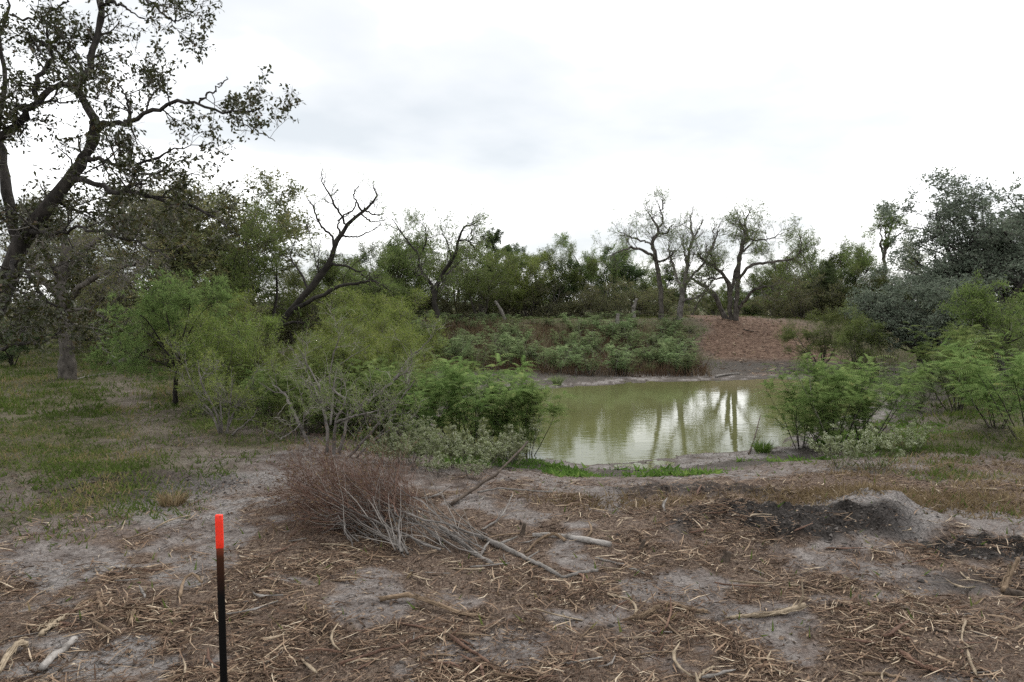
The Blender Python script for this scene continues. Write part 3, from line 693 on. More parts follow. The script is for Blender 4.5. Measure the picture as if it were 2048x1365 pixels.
# understory: grey tangles, each told by what it stands below
def near(px, far_from=0):
    q = sorted((abs(t_[3] - px), t_[7]) for t_ in table if t_[4] > 26)
    return q[far_from][1]
marks = [(600, "behind the leaning mesquite's trunk"), (640, "just right of the leaning mesquite's trunk"), (680, "under the leaning mesquite's middle"), (720, "under the leaning mesquite's right crown"),
 (760, "below the leaning mesquite's right branch tip"), (790, "below the tall thin-leaved mesquite"), (825, "left of the black-stemmed forked mesquite"), (865, "round the foot of the black-stemmed forked mesquite"),
 (900, "right of the black-stemmed forked mesquite"), (935, "left of the dark pointed juniper"), (970, "below the dark pointed juniper"), (1010, "below the smaller juniper"), (1045, "right of the junipers"),
 (1080, "left of the thin pale-crowned tree"), (1115, "at the foot of the thin pale-crowned tree"), (1150, "right of the thin pale-crowned tree"), (1185, "midway between the thin pale-crowned tree and the tall crooked mesquite"),
 (1220, "below the swept limb's tip of the tall crooked mesquite"), (1255, "under the swept limb of the tall crooked mesquite"), (1290, "left of the tall crooked mesquite's trunk"), (1335, "between the tall crooked mesquite and the bare grey tree"),
 (1560, "under the low right limb of the spreading mesquite"), (1595, "right of the spreading mesquite's limb tips"), (1630, "below the airy pale tree"), (1665, "behind the dark-hearted small bush"), (1700, "below the airy ragged-topped tree"),
 (1735, "left of the slim fan-topped tree"), (1770, "round the slim fan-topped tree's trunk"), (1800, "right of the slim fan-topped tree"), (1830, "left of the dark oak's grey skirt")]
far_marks = [(60, 40, 610, "behind the big oak's trunk at the far left"), (150, 41, 600, "behind the straight oak's trunk"), (240, 42, 590, "right of the straight oak, beyond the grass"), (330, 40, 590, "behind the feathery little tree"),
 (420, 36, 590, "right of the feathery little tree, far back"), (500, 36, 590, "below the dense olive-brown tree"), (575, 36, 590, "left of the leaning mesquite's foot"), (1380, 66, 585, "far behind the bare grey tree"),
 (1440, 72, 590, "at the far end of the brown path"), (1500, 70, 590, "far behind the spreading mesquite's right stems"), (1560, 64, 585, "far behind the spreading mesquite's low right limb"),
 (1870, 33, 620, "below the left side of the big dark oak"), (1950, 34, 620, "below the middle of the big dark oak"), (2030, 34, 620, "below the dark oak at the right edge")]
r_ = rng_(7)
for k, (px, lab) in enumerate(marks):
    put("thicket", k, "brush_tangle", px + r_.uniform(-6, 6), r_.uniform(37.5, 42), 575 + r_.uniform(-25, 25), r_.uniform(0, 6), "tangled grey brush " + lab, "brush", "grey brush in the understory", 1.3)
for k, (px, d, top, lab) in enumerate(far_marks):
    put("thicket", k, "brush_tangle", px, d, top, r_.uniform(0, 6), "tangled grey brush " + lab, "brush", "grey brush in the understory", 1.4)

# far-off wood closing the view, one mass nobody could count
def far_wood():
    rng = rng_(9); g = Geo(); n = 34000
    a = rng.uniform(-1.0, 1.0, n); d = rng.uniform(78, 150, n)
    x = np.tan(a) * d * .9; y = d
    top = 3.2 + 2.2 * fbm(x * .12, y * .05, 71, 3) + 1.2 * vnoise(x * .6, y * .3, 72)
    z = terrain(x, y, False) + rng.random(n) ** .8 * top
    p = np.stack([x, y, z], 1)
    dd = nrm(rng.normal(size=(n, 3))); s = nrm(np.cross(dd, rng.normal(size=(n, 3))))
    L = rng.uniform(.3, .6, n)[:, None]
    v = np.stack([p, p + dd * L * .5 + s * L * .22, p + dd * L, p + dd * L * .5 - s * L * .22], 1)
    g.add(v, q=np.arange(4 * n).reshape(n, 4), r=np.repeat(np.clip(vnoise(x * .25, y * .25, 73) + .5 + .3 * rng.normal(size=n), 0, 1), 4))
    obj("far_woodland", g.mesh("far_woodland", M["dark_leaf"], False), kind="stuff")
far_wood()

# ------------------------------------------------------------------ trees traced limb by limb
def traced(name, label, cat, base_px, depth, limbs, bark, twig, leafm, seed, n1=(60, (.5, 1.2)), n2=(350, (.3, .7)), n3=(1500, (.15, .4)), nleaf=9000, leaf=(.05, .09), wid=.5, shape="kite",
           droop=.1, jit=.012, wig=.2, up=.08, foliage="crown", group=None, swell=1.0, leafout=.7, n1bark=True, dz=.5, n3k=3, tmin=.15, upt=.02, rm1=.022):
    rng = rng_(seed)
    base = on(*base_px) if len(base_px) == 2 else np.array(base_px)
    root = thing(name, label, cat, base, group=group)
    g = Geo(); Ps, Rs = [], []
    for li in limbs:
        pts = np.array([np.r_[P(q[0], q[1], depth + q[2]), q[3] * (depth + q[2]) / F * .5] for q in li])   # width in photo pixels -> radius
        c = curve(pts, 22)
        L = np.linalg.norm(np.diff(c[:, :3], axis=0), axis=1).sum()
        c[1:-1, :3] += rng.normal(0, jit, (20, 3))
        Ps.append(c[:, :3] - base); Rs.append(np.maximum(c[:, 3], .004) * swell * (1 + .07 * rng.normal(size=22)))
    Pn, Rn = np.array(Ps), np.array(Rs)
    tubes(g, Pn, Rn, 9)
    A, AR = shoots(rng, Pn, Rn, n1[0], n1[1], (25, 75), (tmin, 1), 7, wig, up, .5, rmax=rm1)
    tubes(g, A, AR, 5)
    obj("trunk", g.mesh("trunk", M[bark]), root)
    gt = Geo()
    B, BR = shoots(rng, A, AR, n2[0], n2[1], (25, 70), (.15, 1), 5, wig, up, .6, rmin=.004)
    tubes(gt, B, BR, 4, rng)
    C, CR = shoots(rng, B, BR, n3[0], n3[1], (20, 75), (.1, 1), n3k, wig, upt, .6, rmax=.008, rmin=.0025, taper=.5)
    tubes(gt, C, CR, 3, rng)
    t = obj("twigs", gt.mesh("twigs", M[twig]), root); t["kind"] = "stuff"
    if nleaf:
        gl = Geo(); leaves(gl, rng, C, nleaf, leaf, wid, shape, t=(.3, 1), droop=droop, out=leafout, off=.015)
        t = obj(foliage, gl.mesh(foliage, M[leafm], False), root); t["kind"] = "stuff"
    return root

oak = [
 [(-170, 930, 0, 78), (-90, 760, 0, 66), (-25, 645, 0, 58), (12, 560, 0, 52), (50, 472, 0, 46), (117, 392, 0, 36), (146, 351, 0, 33), (170, 310, 0, 31), (190, 270, 0, 29)],
 [(190, 272, 0, 28), (187, 240, 0, 24), (164, 196, .1, 20), (152, 172, .1, 20), (165, 152, .15, 19), (182, 135, .2, 18), (188, 105, .3, 17), (198, 65, .4, 17), (205, 25, .5, 16), (198, -10, .6, 15), (180, -70, .8, 11)],
 [(152, 176, .1, 17), (126, 168, 0, 16), (108, 174, -.1, 16), (88, 193, -.2, 17), (64, 217, -.3, 18), (44, 240, -.3, 19), (18, 262, -.4, 22), (-20, 290, -.4, 26), (-60, 350, -.3, 34), (-80, 480, -.1, 40)],
 [(70, 210, -.3, 14), (73, 176, -.2, 13), (85, 143, 0, 13), (108, 117, .1, 11), (97, 97, .2, 11), (79, 82, .2, 9), (59, 70, .3, 7), (40, 62, .4, 4)],
 [(158, 160, .1, 11), (143, 140, .2, 9), (126, 117, .3, 8), (114, 100, .4, 9), (100, 88, .5, 8), (125, 70, .6, 8), (90, 40, .7, 5), (60, 10, .8, 3)],
 [(190, 262, 0, 22), (205, 252, -.1, 19), (228, 243, -.3, 15), (252, 250, -.5, 14), (275, 236, -.6, 13), (299, 224, -.8, 12), (328, 217, -.9, 10), (360, 206, -1., 9), (390, 208, -1.1, 8), (425, 218, -1.2, 7), (457, 226, -1.3, 6), (492, 224, -1.4, 5), (528, 214, -1.5, 2)],
 [(399, 206, -1.1, 6), (416, 187, -1.1, 5), (440, 173, -1.1, 4), (453, 154, -1.0, 3)],
 [(466, 230, -1.3, 4), (492, 252, -1.4, 3), (516, 262, -1.5, 3), (550, 283, -1.6, 1.5)],
 [(252, 248, -.5, 13), (258, 228, -.4, 9), (254, 205, -.3, 7), (246, 182, -.2, 5), (238, 160, 0, 3)],
 [(340, 213, -.9, 5), (338, 195, -.6, 4), (320, 175, -.4, 4), (312, 140, -.2, 3), (292, 125, 0, 2)],
 [(170, 318, 0, 16), (190, 324, -.2, 12), (211, 321, -.4, 11), (234, 331, -.6, 10), (270, 328, -.8, 9), (308, 316, -.9, 7), (337, 303, -1., 5), (370, 296, -1.1, 3), (430, 285, -1.2, 1.5)],
 [(232, 331, -.6, 8), (262, 345, -.3, 6), (300, 350, -.1, 5), (350, 345, .1, 4), (400, 350, .2, 2)],
 [(140, 360, 0, 22), (176, 361, -.2, 17), (199, 374, -.3, 15), (228, 385, -.5, 14), (258, 382, -.6, 14), (281, 391, -.7, 12), (316, 394, -.8, 11), (343, 411, -.9, 10), (378, 411, -1., 9), (416, 427, -1.1, 7), (445, 450, -1.2, 5), (480, 473, -1.3, 2)],
 [(250, 384, -.6, 10), (262, 372, -.6, 9), (284, 368, -.6, 7)],
 [(42, 490, 0, 34), (32, 470, .1, 30), (24, 423, .2, 28), (8, 350, .4, 25), (3, 290, .5, 20), (-4, 240, .6, 18), (10, 170, .8, 12), (0, 90, 1, 9), (20, 20, 1.2, 6), (5, -40, 1.3, 4)],
 [(56, 215, -.3, 12), (30, 211, -.5, 9), (-10, 205, -.7, 8), (-60, 190, -.9, 6)],
 [(200, 15, .5, 12), (217, 5, .4, 10), (235, 8, .3, 7), (262, 25, .2, 5), (290, 40, .1, 2)],
 [(240, -30, .6, 8), (285, -5, .3, 8), (310, 18, .2, 7), (328, 32, .1, 6), (349, 42, 0, 5), (348, 15, 0, 4), (335, -10, .1, 3)],
 [(349, 42, 0, 4), (375, 35, -.1, 3), (400, 12, -.2, 2), (432, -4, -.3, 1.5)],
 [(10, 560, 0, 26), (45, 540, -.4, 12), (66, 560, -.7, 10), (80, 590, -.9, 9), (110, 610, -1.1, 7), (150, 650, -1.3, 4), (190, 690, -1.4, 2)],
 [(60, 462, 0, 18), (110, 470, -.6, 10), (160, 455, -1., 8), (220, 470, -1.4, 7), (290, 490, -1.8, 5), (340, 520, -2., 3)],
 [(-60, 700, 0, 22), (0, 694, -.8, 13), (50, 688, -1.2, 10), (100, 680, -1.4, 6), (122, 665, -1.5, 3)],
 [(30, 520, 0, 16), (20, 560, -1, 8), (60, 610, -1.6, 6), (20, 640, -2, 4), (60, 670, -2.3, 2)],
 [(110, 400, 0, 12), (150, 420, .6, 8), (200, 430, 1, 6), (260, 440, 1.3, 4), (330, 470, 1.5, 2)],
 [(20, 30, 1, 6), (60, 40, .8, 6), (110, 20, .6, 5), (150, -10, .4, 3)],
 [(60, 215, -.3, 9), (100, 205, -.6, 6), (140, 206, -.8, 4), (175, 200, -.9, 2)],
]
traced("post_oak", "big dark leaning oak at the left edge, trunk slanting in from outside the picture", "tree", (-170, 12.0), 12.0, oak, "bark_oak", "twig_grey", "oak_leaf", 401,
       n1=(190, (.35, .95)), n2=(1100, (.2, .5)), n3=(5200, (.1, .28)), nleaf=19500, leaf=(.05, .10), wid=.5, droop=.1, tmin=.12, swell=.7, jit=.02)

lo = [
 [(136, 775, 0, 40), (136, 740, 0, 30), (134, 700, 0, 27), (130, 650, 0, 26), (126, 610, 0, 24), (120, 560, .2, 20), (132, 500, .4, 15), (120, 440, .6, 9)],
 [(126, 620, 0, 16), (160, 575, -.5, 12), (215, 545, -.9, 9), (270, 530, -1.2, 5)],
 [(126, 600, 0, 15), (85, 560, .5, 12), (50, 520, .9, 9), (10, 500, 1.2, 6)],
 [(122, 560, .2, 13), (170, 500, .6, 10), (230, 460, 1, 7), (290, 440, 1.4, 4)],
 [(124, 570, .2, 13), (90, 500, -.5, 9), (60, 460, -.9, 6)],
 [(130, 640, 0, 9), (100, 630, -.5, 6), (60, 640, -.9, 4)],
 [(128, 625, 0, 9), (170, 620, -.8, 6), (215, 640, -1.2, 4)],
]
traced("straight_oak", "oak with a straight bare lower trunk standing in the grass on the left", "tree", (136, 21.5), 21.5, lo, "bark_mid", "twig_grey", "olive_leaf", 402,
       n1=(70, (.9, 2.0)), n2=(500, (.4, 1.0)), n3=(3600, (.2, .5)), nleaf=8500, leaf=(.05, .10), wid=.4, droop=.25, upt=-.05, tmin=.35)

lm = [
 [(545, 700, 0, 24), (551, 672, 0, 21), (560, 650, 0, 19), (576, 626, 0, 18), (599, 600, 0, 17), (623, 573, 0, 18), (643, 547, 0, 17), (661, 518, 0, 15), (670, 494, 0, 13), (681, 471, .1, 12), (696, 450, .2, 10), (716, 430, .3, 9), (731, 420, .4, 7), (749, 400, .5, 5), (752, 388, .5, 4), (747, 374, .6, 3)],
 [(585, 622, 0, 13), (617, 604, -.3, 12), (649, 588, -.5, 11), (678, 573, -.7, 10), (711, 567, -.8, 8), (737, 563, -.9, 6), (757, 566, -1, 4), (781, 582, -1.1, 2)],
 [(658, 528, 0, 9), (676, 531, -.2, 7), (693, 532, -.3, 6), (716, 544, -.5, 5), (737, 558, -.6, 3), (755, 562, -.6, 2)],
 [(668, 497, 0, 8), (664, 474, .2, 6), (646, 456, .3, 6), (631, 433, .4, 5), (626, 412, .4, 4), (614, 397, .5, 2)],
 [(694, 455, .1, 7), (687, 440, 0, 6), (678, 425, -.1, 6), (668, 410, -.2, 6), (661, 392, -.2, 5), (649, 374, -.3, 4), (643, 356, -.3, 3), (646, 337, -.3, 1.5)],
 [(661, 392, -.2, 3), (672, 385, -.2, 3), (677, 378, -.2, 2)],
 [(682, 470, .1, 7), (676, 452, .3, 5), (684, 436, .4, 5), (705, 420, .5, 4), (712, 404, .5, 3)],
 [(724, 425, .3, 6), (716, 410, .2, 5), (708, 392, .1, 4), (712, 380, .1, 3), (718, 372, .1, 3)],
 [(718, 428, .3, 5), (735, 414, .5, 4), (745, 404, .6, 3), (750, 415, .6, 2)],
 [(728, 421, .4, 5), (748, 430, .2, 4), (760, 430, .1, 3), (768, 426, .1, 2)],
 [(722, 428, .3, 5), (735, 440, 0, 4), (750, 444, -.1, 3), (777, 438, -.2, 1.5)],
 [(684, 473, .1, 6), (711, 474, -.3, 4), (737, 465, -.5, 3), (762, 449, -.7, 2)],
 [(617, 578, 0, 8), (605, 553, .2, 6), (590, 532, .3, 5), (582, 515, .4, 4), (587, 494, .4, 3), (590, 478, .4, 2)],
 [(558, 658, 0, 9), (572, 649, -.3, 7), (590, 645, -.5, 7), (611, 647, -.6, 5)],
 [(640, 552, 0, 5), (630, 520, .3, 3), (622, 480, .4, 2.5), (612, 450, .5, 2)],
 [(636, 556, 0, 4), (637, 520, -.2, 3), (640, 480, -.3, 2)],
]
traced("leaning_mesquite", "leaning half-dead mesquite with a black trunk and a bare crooked crown", "tree", (545, 19.0), 19.0, lm, "bark_dark", "twig_dark", "mesquite_leaf", 403,
       swell=.74, rm1=.014, n1=(105, (.15, .6)), n2=(330, (.1, .4)), n3=(520, (.1, .3)), nleaf=900, leaf=(.06, .1), wid=.25, shape="tri", tmin=.3, wig=.3)

D = 36.5
m1 = [[(1321, 642, 0, 12), (1322, 614, 0, 10), (1319, 567, 0, 9), (1313, 526, 0, 8.5), (1307, 500, 0, 8), (1304, 486, .1, 7), (1311, 472, .2, 6.5), (1316, 456, .3, 5.5), (1306, 440, .4, 4), (1296, 425, .5, 2)],
      [(1311, 521, 0, 6.5), (1300, 508, -.5, 6), (1281, 500, -1, 5), (1257, 497, -1.4, 4), (1237, 503, -1.8, 2.5), (1220, 512, -2, 1.5)],
      [(1305, 488, 0, 4), (1285, 482, .8, 3.5), (1260, 474, 1.2, 3), (1235, 462, 1.6, 1.5)],
      [(1316, 458, .3, 4), (1326, 442, .6, 3.5), (1322, 425, .9, 3), (1330, 405, 1, 1.5)],
      [(1314, 525, 0, 5), (1330, 520, -.5, 4), (1342, 510, -.8, 3), (1350, 498, -1, 1.5)],
      [(1316, 467, .3, 4), (1334, 466, 0, 3), (1340, 456, -.3, 2), (1352, 448, -.5, 1)]]
traced("tall_mesquite", "tall crooked mesquite on the far bank with one limb swept out to the left", "tree", (1321, D), D, m1, "bark_mid", "twig_grey", "mesquite_leaf", 404,
       rm1=.02, n1=(55, (.9, 2.0)), n2=(380, (.5, 1.0)), n3=(1700, (.25, .5)), nleaf=5500, leaf=(.08, .14), wid=.22, shape="tri", tmin=.4, up=.1, jit=.03)
m2 = [[(1356, 645, 0, 14), (1361, 620, 0, 12), (1366, 579, 0, 10), (1372, 544, 0, 8), (1378, 509, 0, 6), (1386, 477, .2, 5), (1383, 455, .3, 4), (1380, 430, .4, 2)],
      [(1367, 575, 0, 7), (1380, 556, -.4, 6), (1404, 532, -.8, 5), (1416, 509, -1, 4), (1427, 485, -1.2, 3.5), (1428, 456, -1.3, 2)],
      [(1364, 590, 0, 6), (1351, 544, .5, 5), (1341, 515, .8, 4), (1336, 490, 1, 2)],
      [(1374, 540, 0, 5), (1368, 500, .6, 3.5), (1366, 470, .9, 2)],
      [(1384, 480, .2, 4), (1397, 460, .3, 3), (1405, 440, .5, 1.5)],
      [(1362, 605, 0, 5), (1385, 597, -.5, 4.5), (1400, 590, -.7, 4), (1418, 575, -.9, 2)]]
traced("bare_grey_tree", "bare grey upright tree just left of the brown path", "tree", (1356, D), D, m2, "bark_grey", "twig_grey", "mesquite_leaf", 405,
       rm1=.018, n1=(55, (.8, 1.7)), n2=(300, (.4, .9)), n3=(1000, (.2, .5)), nleaf=1000, leaf=(.07, .12), wid=.3, shape="tri", tmin=.35, up=.3, jit=.03)
m3 = [[(1454, 645, .2, 15), (1443, 622, .3, 11), (1427, 591, .5, 11), (1412, 575, .7, 10), (1398, 566, .9, 7), (1380, 556, 1.2, 5), (1362, 548, 1.5, 3)],
      [(1461, 645, 0, 13), (1460, 610, 0, 10), (1460, 579, 0, 11), (1448, 552, -.3, 8), (1430, 535, -.6, 6), (1410, 525, -.9, 5), (1395, 505, -1.1, 3)],
      [(1460, 590, 0, 9), (1471, 548, .3, 8), (1483, 509, .5, 7), (1480, 495, .6, 6), (1495, 468, .8, 4), (1490, 445, .9, 3), (1500, 420, 1, 1.5)],
      [(1472, 645, -.2, 14), (1473, 610, -.2, 11), (1476, 555, -.4, 11), (1479, 516, -.6, 9), (1487, 492, -.7, 8), (1495, 476, -.8, 6), (1484, 455, -.9, 5), (1476, 435, -1, 2.5)],
      [(1476, 562, -.4, 8), (1486, 546, -.7, 7), (1503, 532, -1, 7), (1525, 527, -1.3, 6.5), (1550, 523, -1.6, 6), (1575, 520, -1.8, 5), (1593, 515, -2, 4), (1603, 490, -2.2, 2.5), (1598, 470, -2.2, 1.5)],
      [(1472, 622, 0, 10), (1486, 606, -.4, 8), (1500, 587, -.8, 7), (1512, 577, -1, 6), (1536, 573, -1.3, 5), (1560, 578, -1.5, 2.5)],
      [(1495, 478, -.8, 5), (1515, 481, -1.1, 4), (1540, 478, -1.3, 3), (1566, 466, -1.5, 2)],
      [(1448, 554, -.3, 5), (1430, 558, -.8, 4), (1412, 550, -1, 2)],
      [(1483, 505, .5, 5), (1500, 490, .9, 4), (1512, 470, 1.1, 3), (1520, 450, 1.2, 1.5)],
      [(1430, 534, -.6, 4), (1420, 505, -.7, 3.5), (1430, 480, -.8, 3), (1440, 455, -.8, 1.5)]]
traced("spreading_mesquite", "wide spreading mesquite with several stems beside the top of the brown path", "tree", (1461, D), D, m3, "bark_mid", "twig_grey", "mesquite_leaf", 406,
       swell=.85, rm1=.02, n1=(95, (.9, 2.0)), n2=(620, (.5, 1.0)), n3=(2800, (.25, .5)), nleaf=13000, leaf=(.08, .14), wid=.22, shape="tri", tmin=.45, up=.08, jit=.03, droop=.2)
mf = [[(873, 648, 0, 12), (873, 623, 0, 11), (869, 602, 0, 10), (872, 576, 0, 9), (883, 553, 0, 8), (904, 520, -.3, 7), (913, 500, -.4, 6), (916, 482, -.5, 5), (927, 456, -.6, 4), (940, 452, -.7, 3), (956, 443, -.8, 1.5)],
      [(870, 600, 0, 9), (867, 582, .1, 8), (858, 564, .3, 7), (845, 547, .5, 6), (838, 530, .6, 5), (839, 512, .7, 4.5), (822, 491, .9, 4), (804, 468, 1.1, 3), (784, 438, 1.3, 1.5)],
      [(845, 547, .5, 4), (832, 552, .2, 3), (826, 540, 0, 2)], [(883, 553, 0, 5), (898, 545, .5, 4), (912, 530, .8, 3), (935, 515, 1, 1.5)], [(904, 520, -.3, 4), (896, 490, -.1, 3), (885, 465, 0, 2), (880, 440, .1, 1)],
      [(839, 512, .7, 3), (852, 485, .4, 2.5), (850, 455, .3, 1.5)], [(916, 482, -.5, 3), (935, 482, -.9, 2.5), (952, 500, -1.2, 1.5)]]
traced("forked_mesquite", "black-stemmed forked mesquite with wispy drooping crown left of the dark pointed juniper", "tree", (873, 32.), 32., mf, "bark_dark", "twig_grey", "mesquite_leaf", 409,
       rm1=.018, n1=(60, (.7, 1.6)), n2=(420, (.4, .9)), n3=(1700, (.2, .5)), nleaf=7000, leaf=(.08, .14), wid=.22, shape="tri", tmin=.35, up=.05, jit=.02, droop=.3)
m4 = [[(1772, 640, 0, 9), (1770, 600, 0, 8), (1769, 549, 0, 7.5), (1767, 515, 0, 7), (1772, 494, 0, 6), (1778, 470, .3, 3.5), (1785, 440, .5, 1.5)],
      [(1768, 510, 0, 5), (1760, 488, -.3, 4), (1764, 478, -.3, 3), (1760, 450, -.4, 2), (1765, 428, -.5, 1)],
      [(1772, 494, 0, 4), (1790, 475, -.6, 3), (1806, 462, -.9, 1.5)],
      [(1769, 555, 0, 5), (1755, 543, .5, 4.5), (1738, 540, .8, 4), (1728, 548, 1, 2)],
      [(1772, 496, 0, 4), (1770, 465, .4, 3), (1773, 440, .6, 1.5)]]
traced("fan_topped_tree", "slim tree with a small fan-shaped crown left of the dark oak", "tree", (1772, 38.), 38., m4, "bark_mid", "twig_grey", "mesquite_leaf", 407,
       n1=(40, (.5, 1.1)), n2=(230, (.3, .7)), n3=(1000, (.2, .4)), nleaf=7000, leaf=(.08, .13), wid=.3, shape="tri", tmin=.5, up=.3, jit=.03)
m5 = [[(1441, 0, 0, 0)]]
ht = [[(349, 815, 0, 7), (349, 780, 0, 6), (351, 745, 0, 6), (345, 722, .1, 5), (330, 700, .2, 4), (300, 670, .4, 3), (270, 650, .6, 1.5)],
      [(352, 815, .1, 6), (354, 760, .1, 5), (358, 720, 0, 4), (362, 690, -.1, 3), (372, 650, -.2, 2.5), (380, 610, -.3, 1.5)],
      [(347, 728, 0, 4), (344, 700, -.3, 3), (340, 660, -.4, 2.5), (330, 620, -.5, 2), (325, 590, -.5, 1)],
      [(352, 740, 0, 4), (380, 715, -.2, 3), (410, 690, -.4, 2)],
      [(349, 740, 0, 3), (320, 725, -.4, 2.5), (285, 712, -.6, 2), (262, 705, -.8, 1)],
      [(360, 705, 0, 3), (400, 670, .3, 2.5), (440, 655, .5, 2), (470, 665, .6, 1)], [(335, 705, .2, 3), (300, 650, -.3, 2.5), (270, 625, -.5, 2), (245, 640, -.6, 1)], [(365, 690, 0, 3), (400, 630, -.4, 2), (430, 600, -.5, 1)],
      [(300, 672, .4, 2), (255, 680, .2, 1.5), (228, 700, .1, 1)], [(356, 725, 0, 3), (350, 690, .4, 2.5), (352, 640, .6, 2), (345, 585, .7, 1)]]
traced("feathery_tree", "little feathery bright green tree on thin black stems beside the dirt trail", "tree", (350, 16.5), 16.5, ht, "bark_dark", "twig_dark", "fern_leaf", 408,
       rm1=.008, n1=(80, (.4, .9)), n2=(420, (.25, .55)), n3=(1700, (.15, .35)), nleaf=30000, leaf=(.05, .10), wid=.17, shape="tri", tmin=.45, up=.05, jit=.006, droop=.25)

# ------------------------------------------------------------------ shrubs by the water
gs = [[(628, 925, 0, 7), (618, 890, 0, 6), (600, 850, .1, 5.5), (585, 820, .2, 5), (570, 790, .3, 4), (545, 770, .4, 2)],
      [(652, 930, 0, 8), (655, 870, 0, 7), (648, 820, .1, 6), (640, 780, .2, 4), (620, 740, .3, 3), (600, 700, .4, 1.5)],
      [(668, 930, 0, 7), (668, 880, -.1, 7), (672, 840, -.2, 5), (690, 800, -.3, 4), (660, 770, -.3, 3), (670, 700, -.3, 2), (690, 650, -.3, 1)],
      [(675, 925, 0, 8), (690, 860, .2, 6), (700, 830, .3, 6), (740, 800, .4, 5), (790, 760, .5, 4), (815, 720, .6, 2)],
      [(685, 930, 0, 7), (720, 890, -.3, 6), (760, 845, -.5, 5), (800, 800, -.7, 3), (830, 760, -.8, 2)],
      [(695, 935, 0, 6), (750, 880, -.4, 4), (800, 850, -.6, 2)],
      [(672, 845, -.2, 5), (700, 835, -.5, 4), (740, 825, -.7, 3), (765, 820, -.8, 1.5)],
      [(660, 850, .1, 5), (665, 810, .3, 4), (668, 770, .5, 3), (680, 730, .6, 2), (740, 690, .7, 1)],
      [(600, 850, .1, 3.5), (590, 860, -.4, 3), (560, 880, -.7, 2)],
      [(648, 820, .1, 4), (625, 770, .5, 3), (605, 730, .6, 2), (575, 690, .7, 1)],
      [(815, 720, .6, 2.5), (850, 690, .7, 2), (865, 670, .8, 1)], [(790, 760, .5, 3), (820, 735, .1, 2.5), (822, 700, 0, 1.5)]]
traced("bare_shrub", "grey mostly leafless many-stemmed shrub left of the pond, behind the brush pile", "shrub", (665, 11.3), 11.3, gs, "bark_grey", "twig_pale", "bush_leaf", 410,
       rm1=.009, n1=(70, (.3, .8)), n2=(300, (.15, .45)), n3=(900, (.1, .3)), nleaf=7500, leaf=(.035, .07), wid=.2, shape="tri", tmin=.2, up=.15, jit=.006)
gs2 = [[(440, 870, 0, 5), (425, 830, 0, 4), (395, 790, .2, 3), (375, 740, .4, 2), (370, 700, .5, 1)], [(445, 870, 0, 5), (430, 820, -.2, 4), (405, 770, -.2, 3), (395, 720, -.2, 1.5)],
       [(450, 870, 0, 5), (470, 820, .2, 4), (490, 780, .3, 3), (520, 730, .4, 1.5)], [(455, 870, 0, 4), (460, 810, -.2, 3), (465, 760, -.3, 1.5)], [(458, 875, 0, 4), (500, 840, -.3, 3), (515, 820, -.4, 1.5)],
       [(445, 872, 0, 4), (440, 800, .4, 3), (430, 740, .6, 1.5)]]
traced("bare_shrub", "small grey leafless shrub at the grass edge right of the feathery tree", "shrub", (448, 12.8), 12.8, gs2, "bark_grey", "twig_grey", "yellow_leaf", 411,
       n1=(40, (.3, .7)), n2=(200, (.15, .4)), n3=(700, (.1, .3)), nleaf=6000, leaf=(.035, .07), wid=.2, shape="tri", tmin=.2, up=.15, jit=.006)

GF = "bright feathery shrubs round the pond"
ferns = [(600, 13.2, 745, 0, "feathery green shrub behind the left stems of the bare grey shrub"), (700, 13.6, 730, 1, "feathery green shrub seen through the middle of the bare grey shrub"), (1050, 13.2, 770, 2, "low feathery shrub at the clump's outermost tip over the open water"), (820, 14.8, 722, 0, "feathery shrub at the back of the left-bank clump"),
         (780, 14.0, 742, 2, "feathery green shrub just right of the bare grey shrub"), (850, 13.4, 748, 1, "feathery shrub above the white-flowered shrubs, left part of the clump"),
         (905, 14.2, 738, 2, "feathery shrub in the middle of the clump on the pond's left bank"), (955, 13.4, 728, 0, "tallest feathery shrub of the clump on the pond's left bank"),
         (1015, 13.6, 752, 1, "feathery shrub leaning over the water at the right end of the left-bank clump"), (530, 14.2, 740, 2, "feathery green shrub left of the bare grey shrub"),
        (1680, 12.9, 728, 0, "tall middle feathery shrub of the clump on the right bank"), (1740, 13.2, 735, 2, "feathery shrub forming the right half of the clump on the right bank"),
         (1622, 13.3, 765, 1, "feathery shrub overhanging the water at the left of the right-bank clump"), (1650, 13.9, 745, 2, "feathery shrub at the back of the right-bank clump, by the water"),
 (1985, 13.9, 715, 1, "feathery shrub at the right edge below the dark oak"),
         (2058, 12.4, 690, 0, "feathery shrub cut by the right edge of the picture"), (1920, 17, 665, 2, "feathery shrub behind the fallen dark log on the right")]
for k, (px, d, top, kk, lab) in enumerate(ferns):
    put("fern", kk, "feathery_shrub", px, d, top, k * 1.7, lab, "shrub", GF, 1.05)
GW = "white-flowered shrubs by the pond"
fl = [(775, 10.2, 868, "white-flowered shrub next to the bare grey shrub"), (840, 9.9, 858, "white-flowered shrub in the middle of the pale clump"), (905, 10.5, 846, "white-flowered shrub below the tallest feathery shrub"),
      (955, 10.0, 864, "white-flowered shrub left of the pond's near corner"), (1010, 10.8, 868, "white-flowered shrub at the water's edge by the pond's near corner"), (875, 9.4, 900, "white-flowered shrub at the front of the pale clump"),
      (945, 9.3, 915, "low white-flowered shrub in front, right of the brush pile"), (815, 11.0, 832, "white-flowered shrub at the back of the pale clump"), (1020, 12.0, 845, "pale shrub standing in the shallows left of the open water"),
      (1690, 10.2, 860, "pale-leaved sprawling shrub under the right-bank feathery clump"), (1760, 10.0, 850, "pale-leaved shrub to the right of the sprawling one, above the soil mound"), (1830, 11.5, 842, "pale dry shrub right of the feathery clump")]
